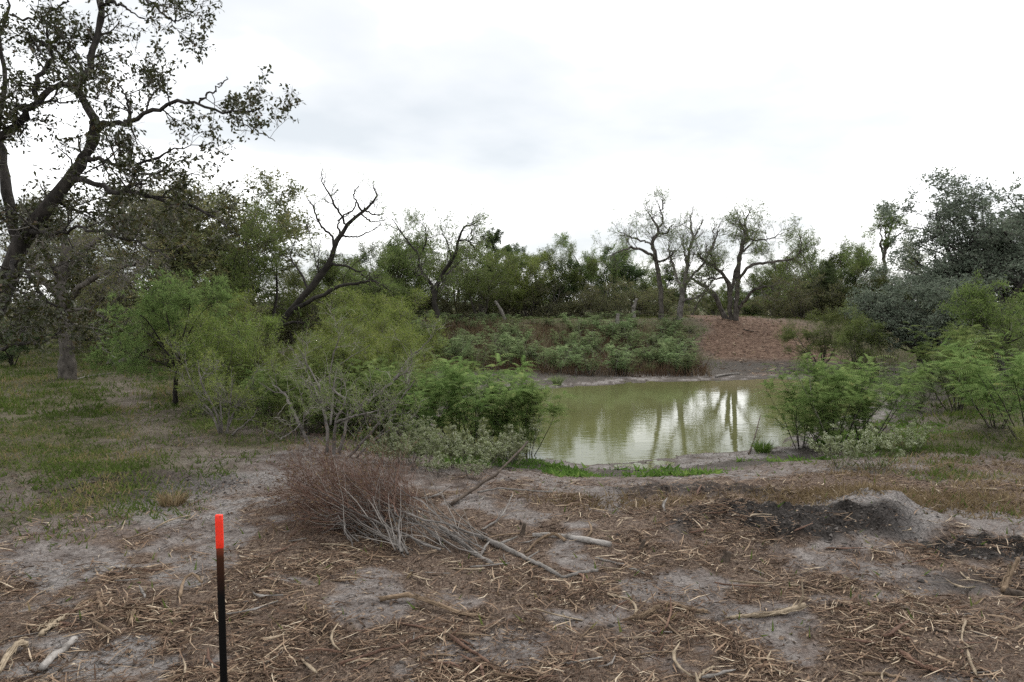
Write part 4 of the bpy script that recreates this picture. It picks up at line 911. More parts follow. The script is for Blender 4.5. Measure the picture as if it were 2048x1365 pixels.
for k, (px, d, top, lab) in enumerate(fl):
    put("flower", k, "white_flower_shrub", px, d, top, k * 2.1, lab, "shrub", GW, 1.25 if px < 1200 else 1.1)

# weeds on the far slope, alike and countable
rw = rng_(12)
below = [(835, "at the left end of the bank"), (905, "below the forked mesquite"), (985, "below the dark juniper"), (1060, "below the yellowish bush"), (1130, "below the thin pale-crowned tree"),
         (1200, "midway along the bank"), (1270, "below the swept mesquite limb"), (1330, "below the tall crooked mesquite"), (1395, "beside the brown path")]
rows = [(26.6, 28.4, "in the front row"), (28.4, 30.8, "low on the slope"), (30.8, 33.4, "high on the slope"), (33.4, 36.0, "along the crest")]
tall = {"in the front row": .85, "low on the slope": .8, "high on the slope": .65, "along the crest": .45}
sizes = [(.62, .76, "low"), (.8, .92, "middling"), (.98, 1.12, "tall")]
k = 0
for px0, where in below:
    for d0, d1, row in rows:
        for s0, s1, size in sizes:
            px, d, s = px0 + rw.uniform(-38, 38), rw.uniform(d0, d1), rw.uniform(s0, s1); k += 1
            if px > 1345 + (36 - d) * 6: px -= 50
            K_["rattle"][k % 4].place("tall_weed", f"{size} green weed {row}, {where}", "weed", on(px, d), rw.uniform(0, 6), (s * 1.15, s * 1.15, s * tall[row]), "weeds on the far bank's slope")
for k in range(16):
    px, d = 1790 + k * 17, rw.uniform(17, 24)
    s = rw.uniform(.6, 1.0)
    w_ = "left of the dark fallen log" if px < 1845 else "behind the dark fallen log" if px < 1935 else "right of the dark fallen log" if px < 1990 else "by the right edge of the picture"
    K_["rattle"][k % 4].place("tall_weed", f"{'low' if s < .75 else 'middling' if s < .88 else 'tall'} green weed {w_}, {'nearer' if d < 20.5 else 'farther back'} on the flat", "weed", on(px, d), rw.uniform(0, 6), s, "weeds below the dark oak")

# ------------------------------------------------------------------ grass, straw and shore plants (stuff)
def fan(rng, n, a0, a1, d0, d1):
    d = np.exp(rng.uniform(np.log(d0), np.log(d1), n)); a = rng.uniform(a0, a1, n)
    return a * d, d
def blades(g, rng, x, y, h, w, lean=.5):
    n = len(x); z = terrain(x, y) - .01
    p = np.stack([x, y, z], 1); d = nrm(np.stack([lean * rng.normal(size=n), lean * rng.normal(size=n), np.ones(n)], 1))
    s = nrm(np.cross(d, rng.normal(size=(n, 3)))); hh = h[:, None]
    v = np.stack([p - s * w * hh, p + s * w * hh, p + d * hh], 1)
    r = np.clip(.5 + .9 * fbm(x * 1.1, y * 1.1, 61, 2) + .25 * rng.normal(size=n), 0, 1)
    g.add(v, t=np.arange(3 * n).reshape(n, 3), r=np.repeat(r, 3))
def stuff_obj(name, g, m, smooth=False):
    o = obj(name, g.mesh(name, M[m], smooth)); o["kind"] = "stuff"; return o
rg = rng_(21)
x, y = fan(rg, 420000, -1.0, 1.0, 5, 60); k = masks(x, y)
keep = rg.random(len(x)) < (k["grass"] * (.25 + .75 * (fbm(x * 1.3, y * 1.3, 62, 2) > -.15)) + .005)
x, y = x[keep], y[keep]
g = Geo(); blades(g, rg, x, y, rg.uniform(.04, .13, len(x)) * (1 + .5 * (y > 15)), .10, .7); stuff_obj("grass", g, "grass_blade")
x, y = fan(rg, 200000, -.1, 1.0, 6.5, 16)
kk = sstep(-.15, .3, fbm(x * 1.4, y * 1.4, 95, 3)) * sstep(.35, .6, x / y) * sstep(10.5, 8.3, y + .5 * fbm(x, y, 3, 2)) * (y > 7.6) * .25 + blob(x, y, (4.6, 8.3), (1.6, .5)) + .4 * blob(x, y, (1.5, 8.2), (1.2, .35)) * 1 + .35 * blob(x, y, (7, 9.5), (2.5, 1.5)) * sstep(-.1, .3, fbm(x * 1.8, y * 1.8, 96, 3))
keep = rg.random(len(x)) < kk * .55
x, y = x[keep], y[keep]
g = Geo(); blades(g, rg, x, y, rg.uniform(.05, .16, len(x)), .06, 1.1); stuff_obj("dry_grass", g, "straw")
x, y = fan(rg, 260000, -.1, .75, 10, 28); z = terrain(x, y, True); sd = pond_sd(x, y)
kk = sstep(WATER + .03, WATER + .09, z) * sstep(WATER + .36, WATER + .2, z) * ((fbm(x * .9, y * .9, 64, 2) > -.05) * .9) * (y < 16) + .5 * (sstep(WATER + .06, WATER + .1, z) * sstep(WATER + .3, WATER + .2, z)) * (y > 20) * (fbm(x * .8, y * .8, 65, 2) > .1)
keep = rg.random(len(x)) < kk * (.08 + .9 * sstep(-.2, .25, fbm(x * 1.6, y * 1.6, 66, 3)))
x, y = x[keep], y[keep]
g = Geo(); blades(g, rg, x, y, rg.uniform(.03, .11, len(x)) * (.7 + .8 * (fbm(x * 2, y * 2, 67, 2) > .1)), .24, 1.3); stuff_obj("shore_plants", g, "shore_leaf")
# rusty dry stems under the weeds of the far slope
n = 16000; px = rg.uniform(780, 1430, n); d = rg.uniform(26.2, 34, n); x = (px - CX) / F * d; y = d
keep = px < 1340 + (36 - d) * 9; x, y = x[keep], y[keep]
g = Geo(); blades(g, rg, x, y, rg.uniform(.2, .7, len(x)), .018, .35); stuff_obj("dry_stems", g, "rust_stem")
# broad-leaved green ground cover under the white-flowered shrubs' clump and left mass
n = 22000; px = rg.uniform(380, 1010, n); d = rg.uniform(11.5, 24, n); x = (px - CX) / F * d; y = d
keep = (pond_sd(x, y) > .2) & (fbm(x * 1.2, y * 1.2, 68, 3) > -.1) & (y > 11.8 + 1.2 * fbm(x * .8, y * .8, 69, 2) + (x < -3.5) * 1.5); x, y = x[keep], y[keep]
g = Geo(); blades(g, rg, x, y, rg.uniform(.06, .30, len(x)), .045, .9); stuff_obj("undergrowth", g, "bush_leaf")

# tussocks
def tussock(px, py, n, h, m, label, seed):
    rng = rng_(seed); c = G(px, py); r = .12
    a = rng.uniform(0, 2 * np.pi, n); q = r * np.sqrt(rng.random(n))
    ln = rng.uniform(.1, .8, n); d = nrm(np.stack([np.cos(a) * ln, np.sin(a) * ln, np.ones(n)], 1))
    p = np.stack([np.cos(a) * q, np.sin(a) * q, -.02 + 0 * q], 1); L = rng.uniform(.6, 1, n)[:, None] * h
    s = nrm(np.cross(d, rng.normal(size=(n, 3)))); mid = p + d * L * .6; tip = mid + nrm(d + np.array([0, 0, -.7])) * L * .45
    v = np.stack([p - s * .006, p + s * .006, mid + s * .004, mid - s * .004, tip], 1); i = np.arange(n) * 5
    g = Geo(); g.add(v, q=np.stack([i, i + 1, i + 2, i + 3], 1), t=np.stack([i + 3, i + 2, i + 4], 1), r=np.repeat(rng.random(n), 5))
    o = obj("grass_tussock", g.mesh("grass_tussock", M[m], False)); o.location = c; tag(o, label, "grass tuft")
tussock(1525, 905, 260, .32, "shore_leaf", "dark green grass tussock on the pond's near right shore beside a thin dead stick", 1)
tussock(345, 1010, 160, .25, "straw", "yellowish dry grass tuft left of the stake, on the pale soil", 2)
tussock(1115, 770, 200, .5, "weed_leaf", "green tussock at the far left shore of the pond", 3)
tussock(1240, 745, 200, .45, "weed_leaf", "green tussock at the middle of the far shore", 4)
tussock(1300, 742, 200, .45, "weed_leaf", "green tussock at the far shore left of the stranded log", 5)

# ------------------------------------------------------------------ dead brush pile
def brush_pile():
    rng = rng_(31); butt = G(985, 1120); c = G(700, 1020)
    root = thing("brush_pile", "pile of dead reddish brush and grey branches in front of the bare shrub", "brush pile", c)
    n = 50; S = np.empty((n, 10, 3)); SR = np.empty((n, 10))
    for k in range(n):
        f = rng.random() ** 2.0
        b = G(975 - f * 210, 1124 - rng.random() * 50 * (1 - f)); b[2] += .03 + .08 * rng.random()
        tx = rng.uniform(560, 770); u = rng.random()
        e_ = G(tx, rng.uniform(985, 1075)); e_[2] += .08 + u ** 1.3 * np.interp(tx, [560, 640, 710, 770], [.28, .5, .44, .3])
        m = b * .45 + e_ * .55 + rng.normal(0, .09, 3); m[2] = max(m[2], ground_z(m[0], m[1]) + .08 + .3 * rng.random())
        S[k] = curve([b, m, e_], 10, .015, rng); SR[k] = np.linspace(.006 if k % 7 else .014, .002, 10)
    for k in range(26):
        b = G(rng.uniform(700, 800), rng.uniform(1040, 1100)); e_ = G(rng.uniform(555, 660), rng.uniform(1010, 1085)); e_[2] += rng.uniform(.03, .25); m = (b + e_) / 2 + np.array([0, 0, rng.uniform(.05, .22)])
        j = rng.integers(0, n); S[j] = curve([b, m, e_], 10, .015, rng); SR[j] = np.linspace(.007, .002, 10)
    S -= c
    g = Geo(); tubes(g, S, SR, 5); obj("branches", g.mesh("branches", M["bark_grey"]), root)
    A, AR = shoots(rng, S, SR, 480, (.3, .9), (12, 40), (.35, 1), 6, .16, .06, .55, rmin=.003)
    gt = Geo(); tubes(gt, A, AR, 4, rng)
    B, BR = shoots(rng, A, AR, 2500, (.15, .55), (15, 55), (.15, 1), 4, .16, .0, .6, rmax=.004, rmin=.0016, taper=.5)
    tubes(gt, B, BR, 3, rng); t = obj("twigs", gt.mesh("twigs", M["twig_red"]), root); t["kind"] = "stuff"
    gp = Geo(); Q, QR = shoots(rng, S, SR, 120, (.3, .8), (15, 50), (.0, .6), 6, .16, .1, .6, rmin=.004); tubes(gp, Q, QR, 4, rng)
    t = obj("pale_twigs", gp.mesh("pale_twigs", M["twig_pale"]), root); t["kind"] = "stuff"
    gl = Geo(); leaves(gl, rng, B, 2600, (.02, .05), .4, "kite", out=.8); t = obj("dead_leaves", gl.mesh("dead_leaves", M["rust_stem"], False), root); t["kind"] = "stuff"
brush_pile()

# ------------------------------------------------------------------ sticks, logs, stumps
def stick(name, label, cat, pts, w0, w1, m, lift=0.3, seed=0, sides=7, group=None, forks=0):
    """a branch lying along ground points given in the photo; widths in photo pixels"""
    rng = rng_(seed + 900); W = []
    for i, q in enumerate(pts):
        p = G(q[0], q[1]); f = i / (len(pts) - 1); r = (w0 + (w1 - w0) * f) * p[1] / F * .5
        p[2] += r * .75 + (q[2] if len(q) > 2 else 0.0)
        W.append(np.r_[p, r])
    c = curve(W, 14); o0 = c[len(c) // 2, :3].copy(); o0[2] = ground_z(o0[0], o0[1])
    c[:, :3] -= o0; c[:, 3] = np.maximum(c[:, 3], .002) * (.7 if m in ("wood_tan", "wood_pale", "wood_red") and w1 >= 8 else 1) * (1 + .12 * rng.normal(size=14)); c[1:-1, :3] += rng.normal(0, .004, (12, 3))
    g = Geo(); tubes(g, c[:, :3], c[:, 3], sides, cap=True)
    if m in ("wood_tan", "wood_pale", "wood_red") and w1 >= 8:      # torn wood: frayed strips along the limb and past its ends
        for j in range(16):
            a0 = rng.uniform(-.12, .7); a1 = a0 + rng.uniform(.25, .6); ss = np.linspace(a0, a1, 6); q6 = np.clip(ss, 0, 1) * 13
            i6 = np.minimum(q6.astype(int), 12); f6 = (q6 - i6)[:, None]; pc = c[i6] * (1 - f6) + c[i6 + 1] * f6
            pc = pc[:, :3] + np.outer(np.clip(ss - 1, 0, 1) + np.clip(ss, -1, 0), c[-1, :3] - c[0, :3]) + rng.normal(0, 1, 3) * np.array([1, 1, .5]) * pc[:, 3].mean() * 1.1 + rng.normal(0, .006, (6, 3))
            tubes(g, pc, rng.uniform(.15, .45) * c[:, 3].mean() * np.array([.5, 1, .9, 1, .6, .15]), 4)
    if forks:
        A, AR = shoots(rng, c[None, :, :3], c[None, :, 3], forks, (.12, .35), (25, 60), (.2, .95), 5, .15, .05, .6, rmin=.0025); tubes(g, A, AR, 5)
    o = obj(name, g.mesh(name, M[m], True)); o.location = o0; tag(o, label, cat, group); return o
ST = [
 ("log", "pale grey-barked log lying across the mulch right of the brush pile", "log", [(1065, 1074), (1110, 1076), (1160, 1083), (1222, 1094)], 9, 12, "log_bark", 0),
 ("broken_branch", "brown broken branch running from the brush pile down toward the middle foreground", "branch", [(960, 1080), (1010, 1100), (1050, 1120), (1080, 1135)], 12, 8, "wood_grey", 2),
 ("broken_branch", "crooked grey branch bent in an elbow in the middle of the mulch", "branch", [(1075, 1130), (1110, 1150), (1125, 1158), (1160, 1150), (1195, 1145)], 9, 8, "wood_grey", 0),
 ("broken_branch", "arched peeled branch just below the pale log", "branch", [(1050, 1108), (1080, 1090, .04), (1110, 1082, .05), (1130, 1086)], 6, 8, "wood_tan", 0),
 ("fallen_branch", "smooth grey butt end sticking out of the brush pile's right side", "branch", [(880, 1078, .1), (925, 1100, .05), (955, 1115), (985, 1132)], 11, 10, "wood_grey", 0),
 ("fallen_branch", "dark straight branch rising to the right in front of the white-flowered shrubs", "branch", [(900, 1014), (950, 992, .08), (1000, 975, .2), (1055, 944, .45)], 8, 4, "wood_dark", 1),
 ("fallen_branch", "thin straight stick lying level below the white-flowered shrubs", "branch", [(955, 994, .05), (1000, 996, .1), (1050, 998, .1), (1105, 998, .08)], 4, 3, "wood_grey", 0),
 ("fallen_branch", "pale forked dry branch tips right of the brush pile", "branch", [(965, 1062), (1000, 1045, .04), (1025, 1012, .12)], 5, 2, "wood_grey", 4),
 ("torn_limb", "long splintered limb with a dark hollow in the middle foreground", "branch", [(760, 1205), (820, 1204, .03), (870, 1222, .04), (930, 1232), (970, 1240)], 14, 8, "wood_tan", 0),
 ("torn_limb", "split pale limb in the right foreground lying level", "branch", [(1460, 1239), (1500, 1238), (1560, 1230), (1610, 1222, .03)], 10, 14, "wood_pale", 2),
 ("torn_limb", "shredded limb end left of the split pale limb", "branch", [(1340, 1212), (1385, 1222), (1415, 1228)], 10, 8, "wood_tan", 1),
 ("long_branch", "long thin reddish branch crossing the foreground from left to right, bottom middle", "branch", [(680, 1332), (740, 1312), (800, 1295), (860, 1268)], 6, 5, "wood_red", 0),
 ("long_branch", "long reddish-brown branch slanting down to the bottom edge, right of the middle", "branch", [(900, 1275), (940, 1305), (970, 1325), (1010, 1365)], 8, 6, "wood_red", 0),
 ("long_branch", "thin branch lying nearly level above the reddish slanting one", "branch", [(790, 1250), (850, 1258), (890, 1270), (940, 1292)], 5, 4, "wood_red", 1),
 ("dark_stick", "straight dark stick on pale soil at the right", "stick", [(1758, 1205), (1800, 1216), (1868, 1238)], 7, 6, "wood_dark", 0),
 ("dark_stick", "longer thin dark stick just below the straight dark one", "stick", [(1735, 1222), (1790, 1240), (1850, 1258), (1890, 1266)], 4, 4, "wood_dark", 0),
 ("dark_stick", "short dark stick lying level right of the middle", "stick", [(1595, 1176), (1620, 1178), (1646, 1179)], 4, 3, "wood_dark", 0),
 ("forked_twig", "small pale Y-shaped twig at the right", "twig", [(1930, 1235), (1928, 1258, .02), (1925, 1285), (1945, 1300)], 5, 4, "wood_pale", 2),
 ("pale_billet", "short pale cut piece of wood lying above the straight dark stick", "piece of wood", [(1805, 1186), (1822, 1198), (1838, 1206)], 8, 8, "wood_pale", 0),
 ("dark_log", "dark log end cut by the right edge of the picture", "log", [(2008, 1192), (2030, 1196), (2075, 1200)], 16, 18, "wood_dark", 0),
 ("log_stub", "broken brown stub slanting up at the right edge beside the dark log", "branch", [(2006, 1190), (2020, 1178, .1), (2034, 1166, .2)], 14, 10, "wood_tan", 0),
 ("grey_log", "grey mottled log in the bottom left corner", "log", [(85, 1345), (110, 1318), (135, 1298), (150, 1285)], 16, 14, "log_bark", 0),
 ("torn_limb", "pale splintered limb at the left edge of the bottom corner", "branch", [(-10, 1365), (10, 1335, .03), (40, 1305, .04), (55, 1297)], 14, 18, "wood_pale", 1),
 ("torn_limb", "pale torn piece with ragged end left of the grey mottled log", "branch", [(80, 1278), (105, 1256), (128, 1242)], 16, 12, "wood_pale", 0),
 ("brown_billet", "short thick brown piece standing out on pale soil left of the stake", "piece of wood", [(262, 1255), (265, 1240, .02), (267, 1226)], 11, 10, "wood_tan", 0),
 ("pale_billet", "straight tan stick pointing up the slope left of the stake", "stick", [(195, 1188), (200, 1208), (206, 1230)], 8, 6, "wood_tan", 0),
 ("curled_root", "curled root-like piece left of the stake", "root", [(360, 1200), (368, 1178, .05), (385, 1168, .08), (405, 1175, .03)], 7, 5, "wood_tan", 0),
 ("long_branch", "long thin dark branch running diagonally in the left corner beside the grey log", "branch", [(118, 1345), (150, 1315), (180, 1275), (205, 1240)], 6, 4, "wood_dark", 0),
 ("fallen_branch", "thin branch lying in the grass at the left", "branch", [(78, 988), (110, 983), (150, 975), (195, 967)], 4, 3, "wood_dark", 0),
 ("fallen_branch", "weathered branch on the ground by the straight oak's foot", "branch", [(155, 760), (180, 754), (225, 748)], 4, 2, "wood_grey", 0),
 ("stranded_log", "pale stranded log with an upturned end on the far shore", "log", [(1432, 757), (1440, 754), (1460, 751), (1478, 749)], 7, 4, "wood_grey", 0),
 ("fallen_log", "dark fallen log under the bushes on the right flat", "log", [(1850, 764), (1880, 754), (1910, 748), (1940, 744)], 8, 12, "wood_dark", 1),
 ("dead_stick", "thin forked dead stick standing by the green tussock on the near shore", "stick", [(1497, 910), (1507, 895, .12), (1520, 868, .42)], 4, 2, "wood_dark", 1),
 ("fallen_branch", "small branch lying on the brown path's slope", "branch", [(1487, 660), (1495, 663), (1508, 664)], 3, 2, "wood_dark", 2),
 ("fallen_branch", "pale stick lying on the straw right of the soil mound", "stick", [(1945, 979), (1968, 980), (1992, 981)], 4, 4, "wood_pale", 0),
 ("long_branch", "thin twig arching across the mulch below the elbow-shaped branch", "branch", [(1190, 1120), (1230, 1128), (1265, 1140), (1290, 1150)], 5, 3, "wood_grey", 1),
 ("hooked_branch", "pale hooked branch standing out of the mulch below the middle", "branch", [(1215, 1190), (1250, 1200), (1268, 1212), (1275, 1236)], 5, 6, "wood_pale", 0),
 ("curled_root", "dark curved root loop in the middle foreground", "root", [(1280, 1255), (1305, 1272), (1330, 1266, .03), (1342, 1242, .06), (1340, 1222, .1)], 6, 3, "wood_red", 0),
 ("torn_limb", "shaggy reddish torn limb left of the dark curved root", "branch", [(1245, 1243), (1280, 1242, .02), (1318, 1228, .04)], 7, 14, "wood_tan", 2),
 ("bent_stick", "pale bent stick at the bottom edge right of the middle", "stick", [(1395, 1362), (1410, 1350), (1428, 1338)], 7, 6, "wood_pale", 0),
 ("reddish_bark", "reddish bark slab near the bottom right corner", "bark", [(1800, 1310), (1840, 1335), (1880, 1350)], 14, 8, "wood_red", 0),
 ("reddish_bark", "short reddish curled bark piece right of the middle in the foreground", "bark", [(1782, 1276), (1800, 1281), (1818, 1284)], 14, 10, "wood_red", 0),
 ("torn_limb", "brown splintered limb near the bottom right corner, below the reddish bark", "branch", [(1725, 1352), (1770, 1355), (1812, 1362)], 9, 6, "wood_tan", 1),
]
for k, (nm, lab, cat, pts, w0, w1, m, fk) in enumerate(ST):
    stick(nm, lab, cat, pts, w0, w1, m, seed=k, forks=fk)
def stump(px, py, h, r, label):
    c = G(px, py); rng = rng_(int(px)); g = Geo()
    z = np.array([-.04, 0, .03, h * .6, h * .95]); rr = np.array([1.9, 1.5, 1.1, .95, .8]) * r
    tubes(g, np.stack([.01 * np.arange(5), 0 * z, z], 1), rr, 10, cap=True)
    for a in rng.uniform(0, 6.28, 5): tubes(g, np.array([[math.cos(a) * r * .5, math.sin(a) * r * .5, h * .8], [math.cos(a) * r * .6, math.sin(a) * r * .6, h * (1.0 + .35 * rng.random())]]), np.array([r * .35, .001]), 4)
    o = obj("stump", g.mesh("stump", M["wood_dark"])); o.location = c; tag(o, label, "stump")
stick("dead_stub", "pale grey twin-stemmed dead stub standing on the far bank left of the tall crooked mesquite", "dead trunk", [(1268, 641), (1267, 641, .5), (1273, 641, 1.1)], 9, 5, "wood_grey", seed=70, forks=3)
stick("dead_stub", "short grey stub on the far bank's crest amid the weeds", "dead trunk", [(1234, 652), (1235, 652, .25), (1236, 652, .55)], 9, 7, "wood_grey", seed=71)
stick("dead_snag", "short leaning pale dead trunk below the dark juniper", "dead trunk", [(1010, 643), (1002, 643, .5), (990, 643, 1.0)], 8, 5, "wood_grey", seed=72)
stump(1042, 1070, .13, .022, "small dark splintered stump left of the pale log")
stump(1280, 1100, .10, .02, "little broken stump right of the pale log's end")
stump(1450, 1120, .08, .03, "low jagged stump in the torn ground left of the dark soil")

# ------------------------------------------------------------------ shredded wood: the largest splinters one by one, the rest as litter
def splinter(seed, L, W, T, bend, ragged):
    rng = rng_(seed); k = 5; s = np.linspace(0, 1, k); x = (s - .5) * L; yb = bend * L * np.sin(s * np.pi) + .012 * L * rng.normal(size=k); zb = .02 + .10 * L * rng.random() * s ** 2
    w = W * (.75 + .25 * np.sin(s * np.pi)) * rng.uniform(.75, 1.2, k) + .002; w[-1] *= .2 if ragged else .55; w[0] *= .6
    v = []
    for i in range(k):
        tw = .5 * rng.normal()
        for a, b in ((-1, 0), (0, 1), (1, 0), (0, -1)):
            v.append((x[i], yb[i] + a * w[i] * .5, zb[i] + b * T * .5 + a * tw * w[i] * .3))
    q = [(4 * i + j, 4 * i + (j + 1) % 4, 4 * (i + 1) + (j + 1) % 4, 4 * (i + 1) + j) for i in range(k - 1) for j in range(4)] + [(3, 2, 1, 0), (4 * k - 4, 4 * k - 3, 4 * k - 2, 4 * k - 1)]
    g = Geo(); g.add(np.array(v), q); return g
SP_, shapes = {}, [("straight", .0), ("curved", .14), ("strongly bent", .2)]
woods = [("pale", "wood_pale"), ("tan", "wood_tan"), ("reddish", "wood_red"), ("grey", "wood_grey")]
for wi, (wn, wm) in enumerate(woods):
    for si, (sn, b) in enumerate(shapes):
        SP_[wn, sn] = [splinter(wi * 50 + si * 7 + q, .27, .0155, .009, b * (1 if q else -1), q).mesh("wood_splinter", M[wm], False) for q in range(2)]
rs = rng_(44)
def zone(x, y):
    px = CX + F * x / y
    far_ = y > 6.2
    if px < 440: return "left of the stake"
    if px < 760: return "just right of the stake" if not far_ else "at the foot of the brush pile"
    if px < 1250: return "in the middle foreground" if not far_ else "around the pale log"
    if px < 1650: return "right of the middle" if not far_ else "left of the dark soil"
    return "in the right foreground" if not far_ else "below the soil mound"
cnt = 0
while cnt < 290:
    x = rs.uniform(-4.8, 5.2); y = 4.2 + 4.4 * rs.random() ** 1.4
    px = CX + F * x / y
    if not (-20 < px < 2070): continue
    k = masks(np.array([x]), np.array([y]))
    if rs.random() > .2 + .8 * k["mulch"][0] * (1 - .6 * sstep(3.5, 5, x)): continue
    wn = rs.choice(["pale", "tan", "reddish", "grey"], p=[.3, .37, .2, .13]); sn = rs.choice([s for s, _ in shapes], p=[.5, .38, .12] if wn != "grey" else [.65, .35, 0])
    o = obj("wood_splinter", SP_[wn, sn][rs.integers(2)])
    s = min(rs.lognormal(-.25, .42), .8 if sn == "strongly bent" else 1.45); o.location = (x, y, ground_z(x, y) - .004); o.scale = (s, s * rs.uniform(.8, 1.5), s * rs.uniform(.8, 1.3))
    o.rotation_euler = (rs.normal(0, .12), rs.normal(0, .10), rs.normal(0.1 if px > 1000 else .3, .8))
    lw = "short" if s < .62 else "long" if s > 1.0 else "middle-sized"
    tag(o, f"{lw} {wn} {sn} wood splinter {zone(x, y)}", "wood splinter", f"{lw} {wn} {sn} splinters {zone(x, y)}")
    cnt += 1
def chips(name, n, Ls, ws, m, dens, seed, lift=.012, d0=3.9, d1=10.5, flat=False):
    rng = rng_(seed); x, y = fan(rng, n, -.95, .95, d0, d1); k = masks(x, y)
    keep = rng.random(n) < dens(x, y, k) * (.25 + 1.5 * sstep(-.25, .45, fbm(x * 2.3, y * 2.3, 91, 3))); x, y = x[keep], y[keep]; n = len(x)
    z = terrain(x, y) + lift * rng.random(n)
    a = rng.normal(.15, .9, n); tl = rng.normal(0, .22, n)
    d = np.stack([np.cos(a) * np.cos(tl), np.sin(a) * np.cos(tl), np.sin(tl)], 1); s = nrm(np.cross(d, np.array([0, 0, 1.0]) + .5 * rng.normal(size=(n, 3)))); u = np.cross(s, d)
    L = (Ls[0] + (Ls[1] - Ls[0]) * rng.random(n) ** 2.2)[:, None]; W = L * rng.uniform(ws[0], ws[1], n)[:, None]
    p = np.stack([x, y, z], 1); b = s * L * .07 * rng.normal(size=(n, 1))
    # three-sided bent prism: 6 side quads
    v = []
    for f, wd in ((-.5, .5), (0., 1.), (.5, .35)):
        c = p + d * L * f + b * (1 - 4 * f * f)
        v += [c + s * W * wd * .5, c - s * W * wd * .5, c + u * W * wd * .55]
    v = np.stack(v, 1); i = np.arange(n)[:, None] * 9
    if flat:
        v = v.reshape(n, 3, 3, 3)[:, :, :2] + u[:, None, None] * W[:, None, None] * np.array([[.0], [.5], [.1]])[None, :, None, :] * np.ones((1, 1, 2, 1))
        i = np.arange(n)[:, None] * 6; q = np.stack([np.concatenate([i + 2 * r, i + 2 * r + 1, i + 2 * r + 3, i + 2 * r + 2], 1) for r in (0, 1)], 1)
        g = Geo(); g.add(v, q.reshape(-1, 4), r=np.repeat(rng.random(n), 6)); stuff_obj(name, g, m); return
    q = np.stack([np.concatenate([i + 3 * r + j, i + 3 * r + (j + 1) % 3, i + 3 * r + 3 + (j + 1) % 3, i + 3 * r + 3 + j], 1) for r in (0, 1) for j in (0, 2)][::1], 1)
    g = Geo(); g.add(v, q.reshape(-1, 4), r=np.repeat(rng.random(n), 9)); stuff_obj(name, g, m)
chips("wood_shreds", 120000, (.04, .22), (.025, .075), "chip", lambda x, y, k: k["mulch"] * .5 + .05 * (y < 9) , 51, flat=True, lift=.03)
chips("wood_chips", 110000, (.015, .06), (.10, .3), "chip", lambda x, y, k: k["mulch"] * .6 + .08 * (y < 10), 52, flat=True)
chips("bark_litter", 80000, (.03, .12), (.05, .15), "chip_dark", lambda x, y, k: k["mulch"] * .35 + .34 * (1 - k["grass"]) * (1 - k["wet"]), 53, d1=14, flat=True)
chips("path_chips", 70000, (.05, .28), (.08, .2), "chip", lambda x, y, k: k["red"] * .55, 54, d0=25, d1=48, flat=True, lift=.02)
chips("path_litter", 60000, (.04, .2), (.1, .3), "chip_dark", lambda x, y, k: k["red"] * .5, 55, d0=25, d1=48, flat=True, lift=.02)
rl = rng_(58); x, y = fan(rl, 26000, -.95, .95, 4, 15); k = masks(x, y); keep = rl.random(len(x)) < .5 * (1 - k["wet"]) * (fbm(x * 1.5, y * 1.5, 93, 3) > -.1); x, y = x[keep], y[keep]
gl_ = Geo(); tw = np.stack([np.stack([x, y, terrain(x, y) + .004], 1)] * 2, 1); tw[:, 1, 0] += .01
n = len(x); a = rl.uniform(0, 6.28, n); d = np.stack([np.cos(a), np.sin(a), rl.normal(0, .25, n)], 1); sd_v = nrm(np.cross(d, np.array([0, 0, 1.0]) + .4 * rl.normal(size=(n, 3)))); L = rl.uniform(.015, .05, n)[:, None]; p = tw[:, 0]
v = np.stack([p, p + d * L * .5 + sd_v * L * .3, p + d * L, p + d * L * .5 - sd_v * L * .3 + np.array([0, 0, .006])], 1); gl_.add(v, q=np.arange(4 * n).reshape(n, 4), r=np.repeat(rl.random(n), 4)); stuff_obj("leaf_litter", gl_, "chip_dark")
# dirt clods in the churned soil and along the shore
def clods():
    rng = rng_(57); n = 60000; x, y = fan(rng, n, -.9, .95, 4, 27); k = masks(x, y); keep = rng.random(n) < np.clip(k["mud"] * .9 + k["wet"] * .3 + .012, 0, 1)
    x, y = x[keep], y[keep]; n = len(x); z = terrain(x, y); s = (.007 + .024 * rng.random(n) ** 3) * (1 + .5 * (y > 15))
    o = np.array([(1, 0, 0), (0, 1, 0), (-1, 0, 0), (0, -1, 0), (0, 0, .6)])
    v = np.stack([x, y, z], 1)[:, None] + (o[None] * rng.uniform(.6, 1.3, (n, 5, 1)) + .25 * rng.normal(size=(n, 5, 3))) * s[:, None, None]
    i = np.arange(n)[:, None] * 5; t = np.stack([np.concatenate([i + j, i + (j + 1) % 4, i + 4], 1) for j in range(4)], 1)
    g = Geo(); g.add(v, t=t.reshape(-1, 3), r=np.repeat(rng.random(n), 5)); stuff_obj("soil_clods", g, "clod", True)
M["clod"] = rnd_mat("clod", [(0, (.018, .015, .013)), (.6, (.05, .042, .037)), (1, (.11, .097, .088))])
clods()

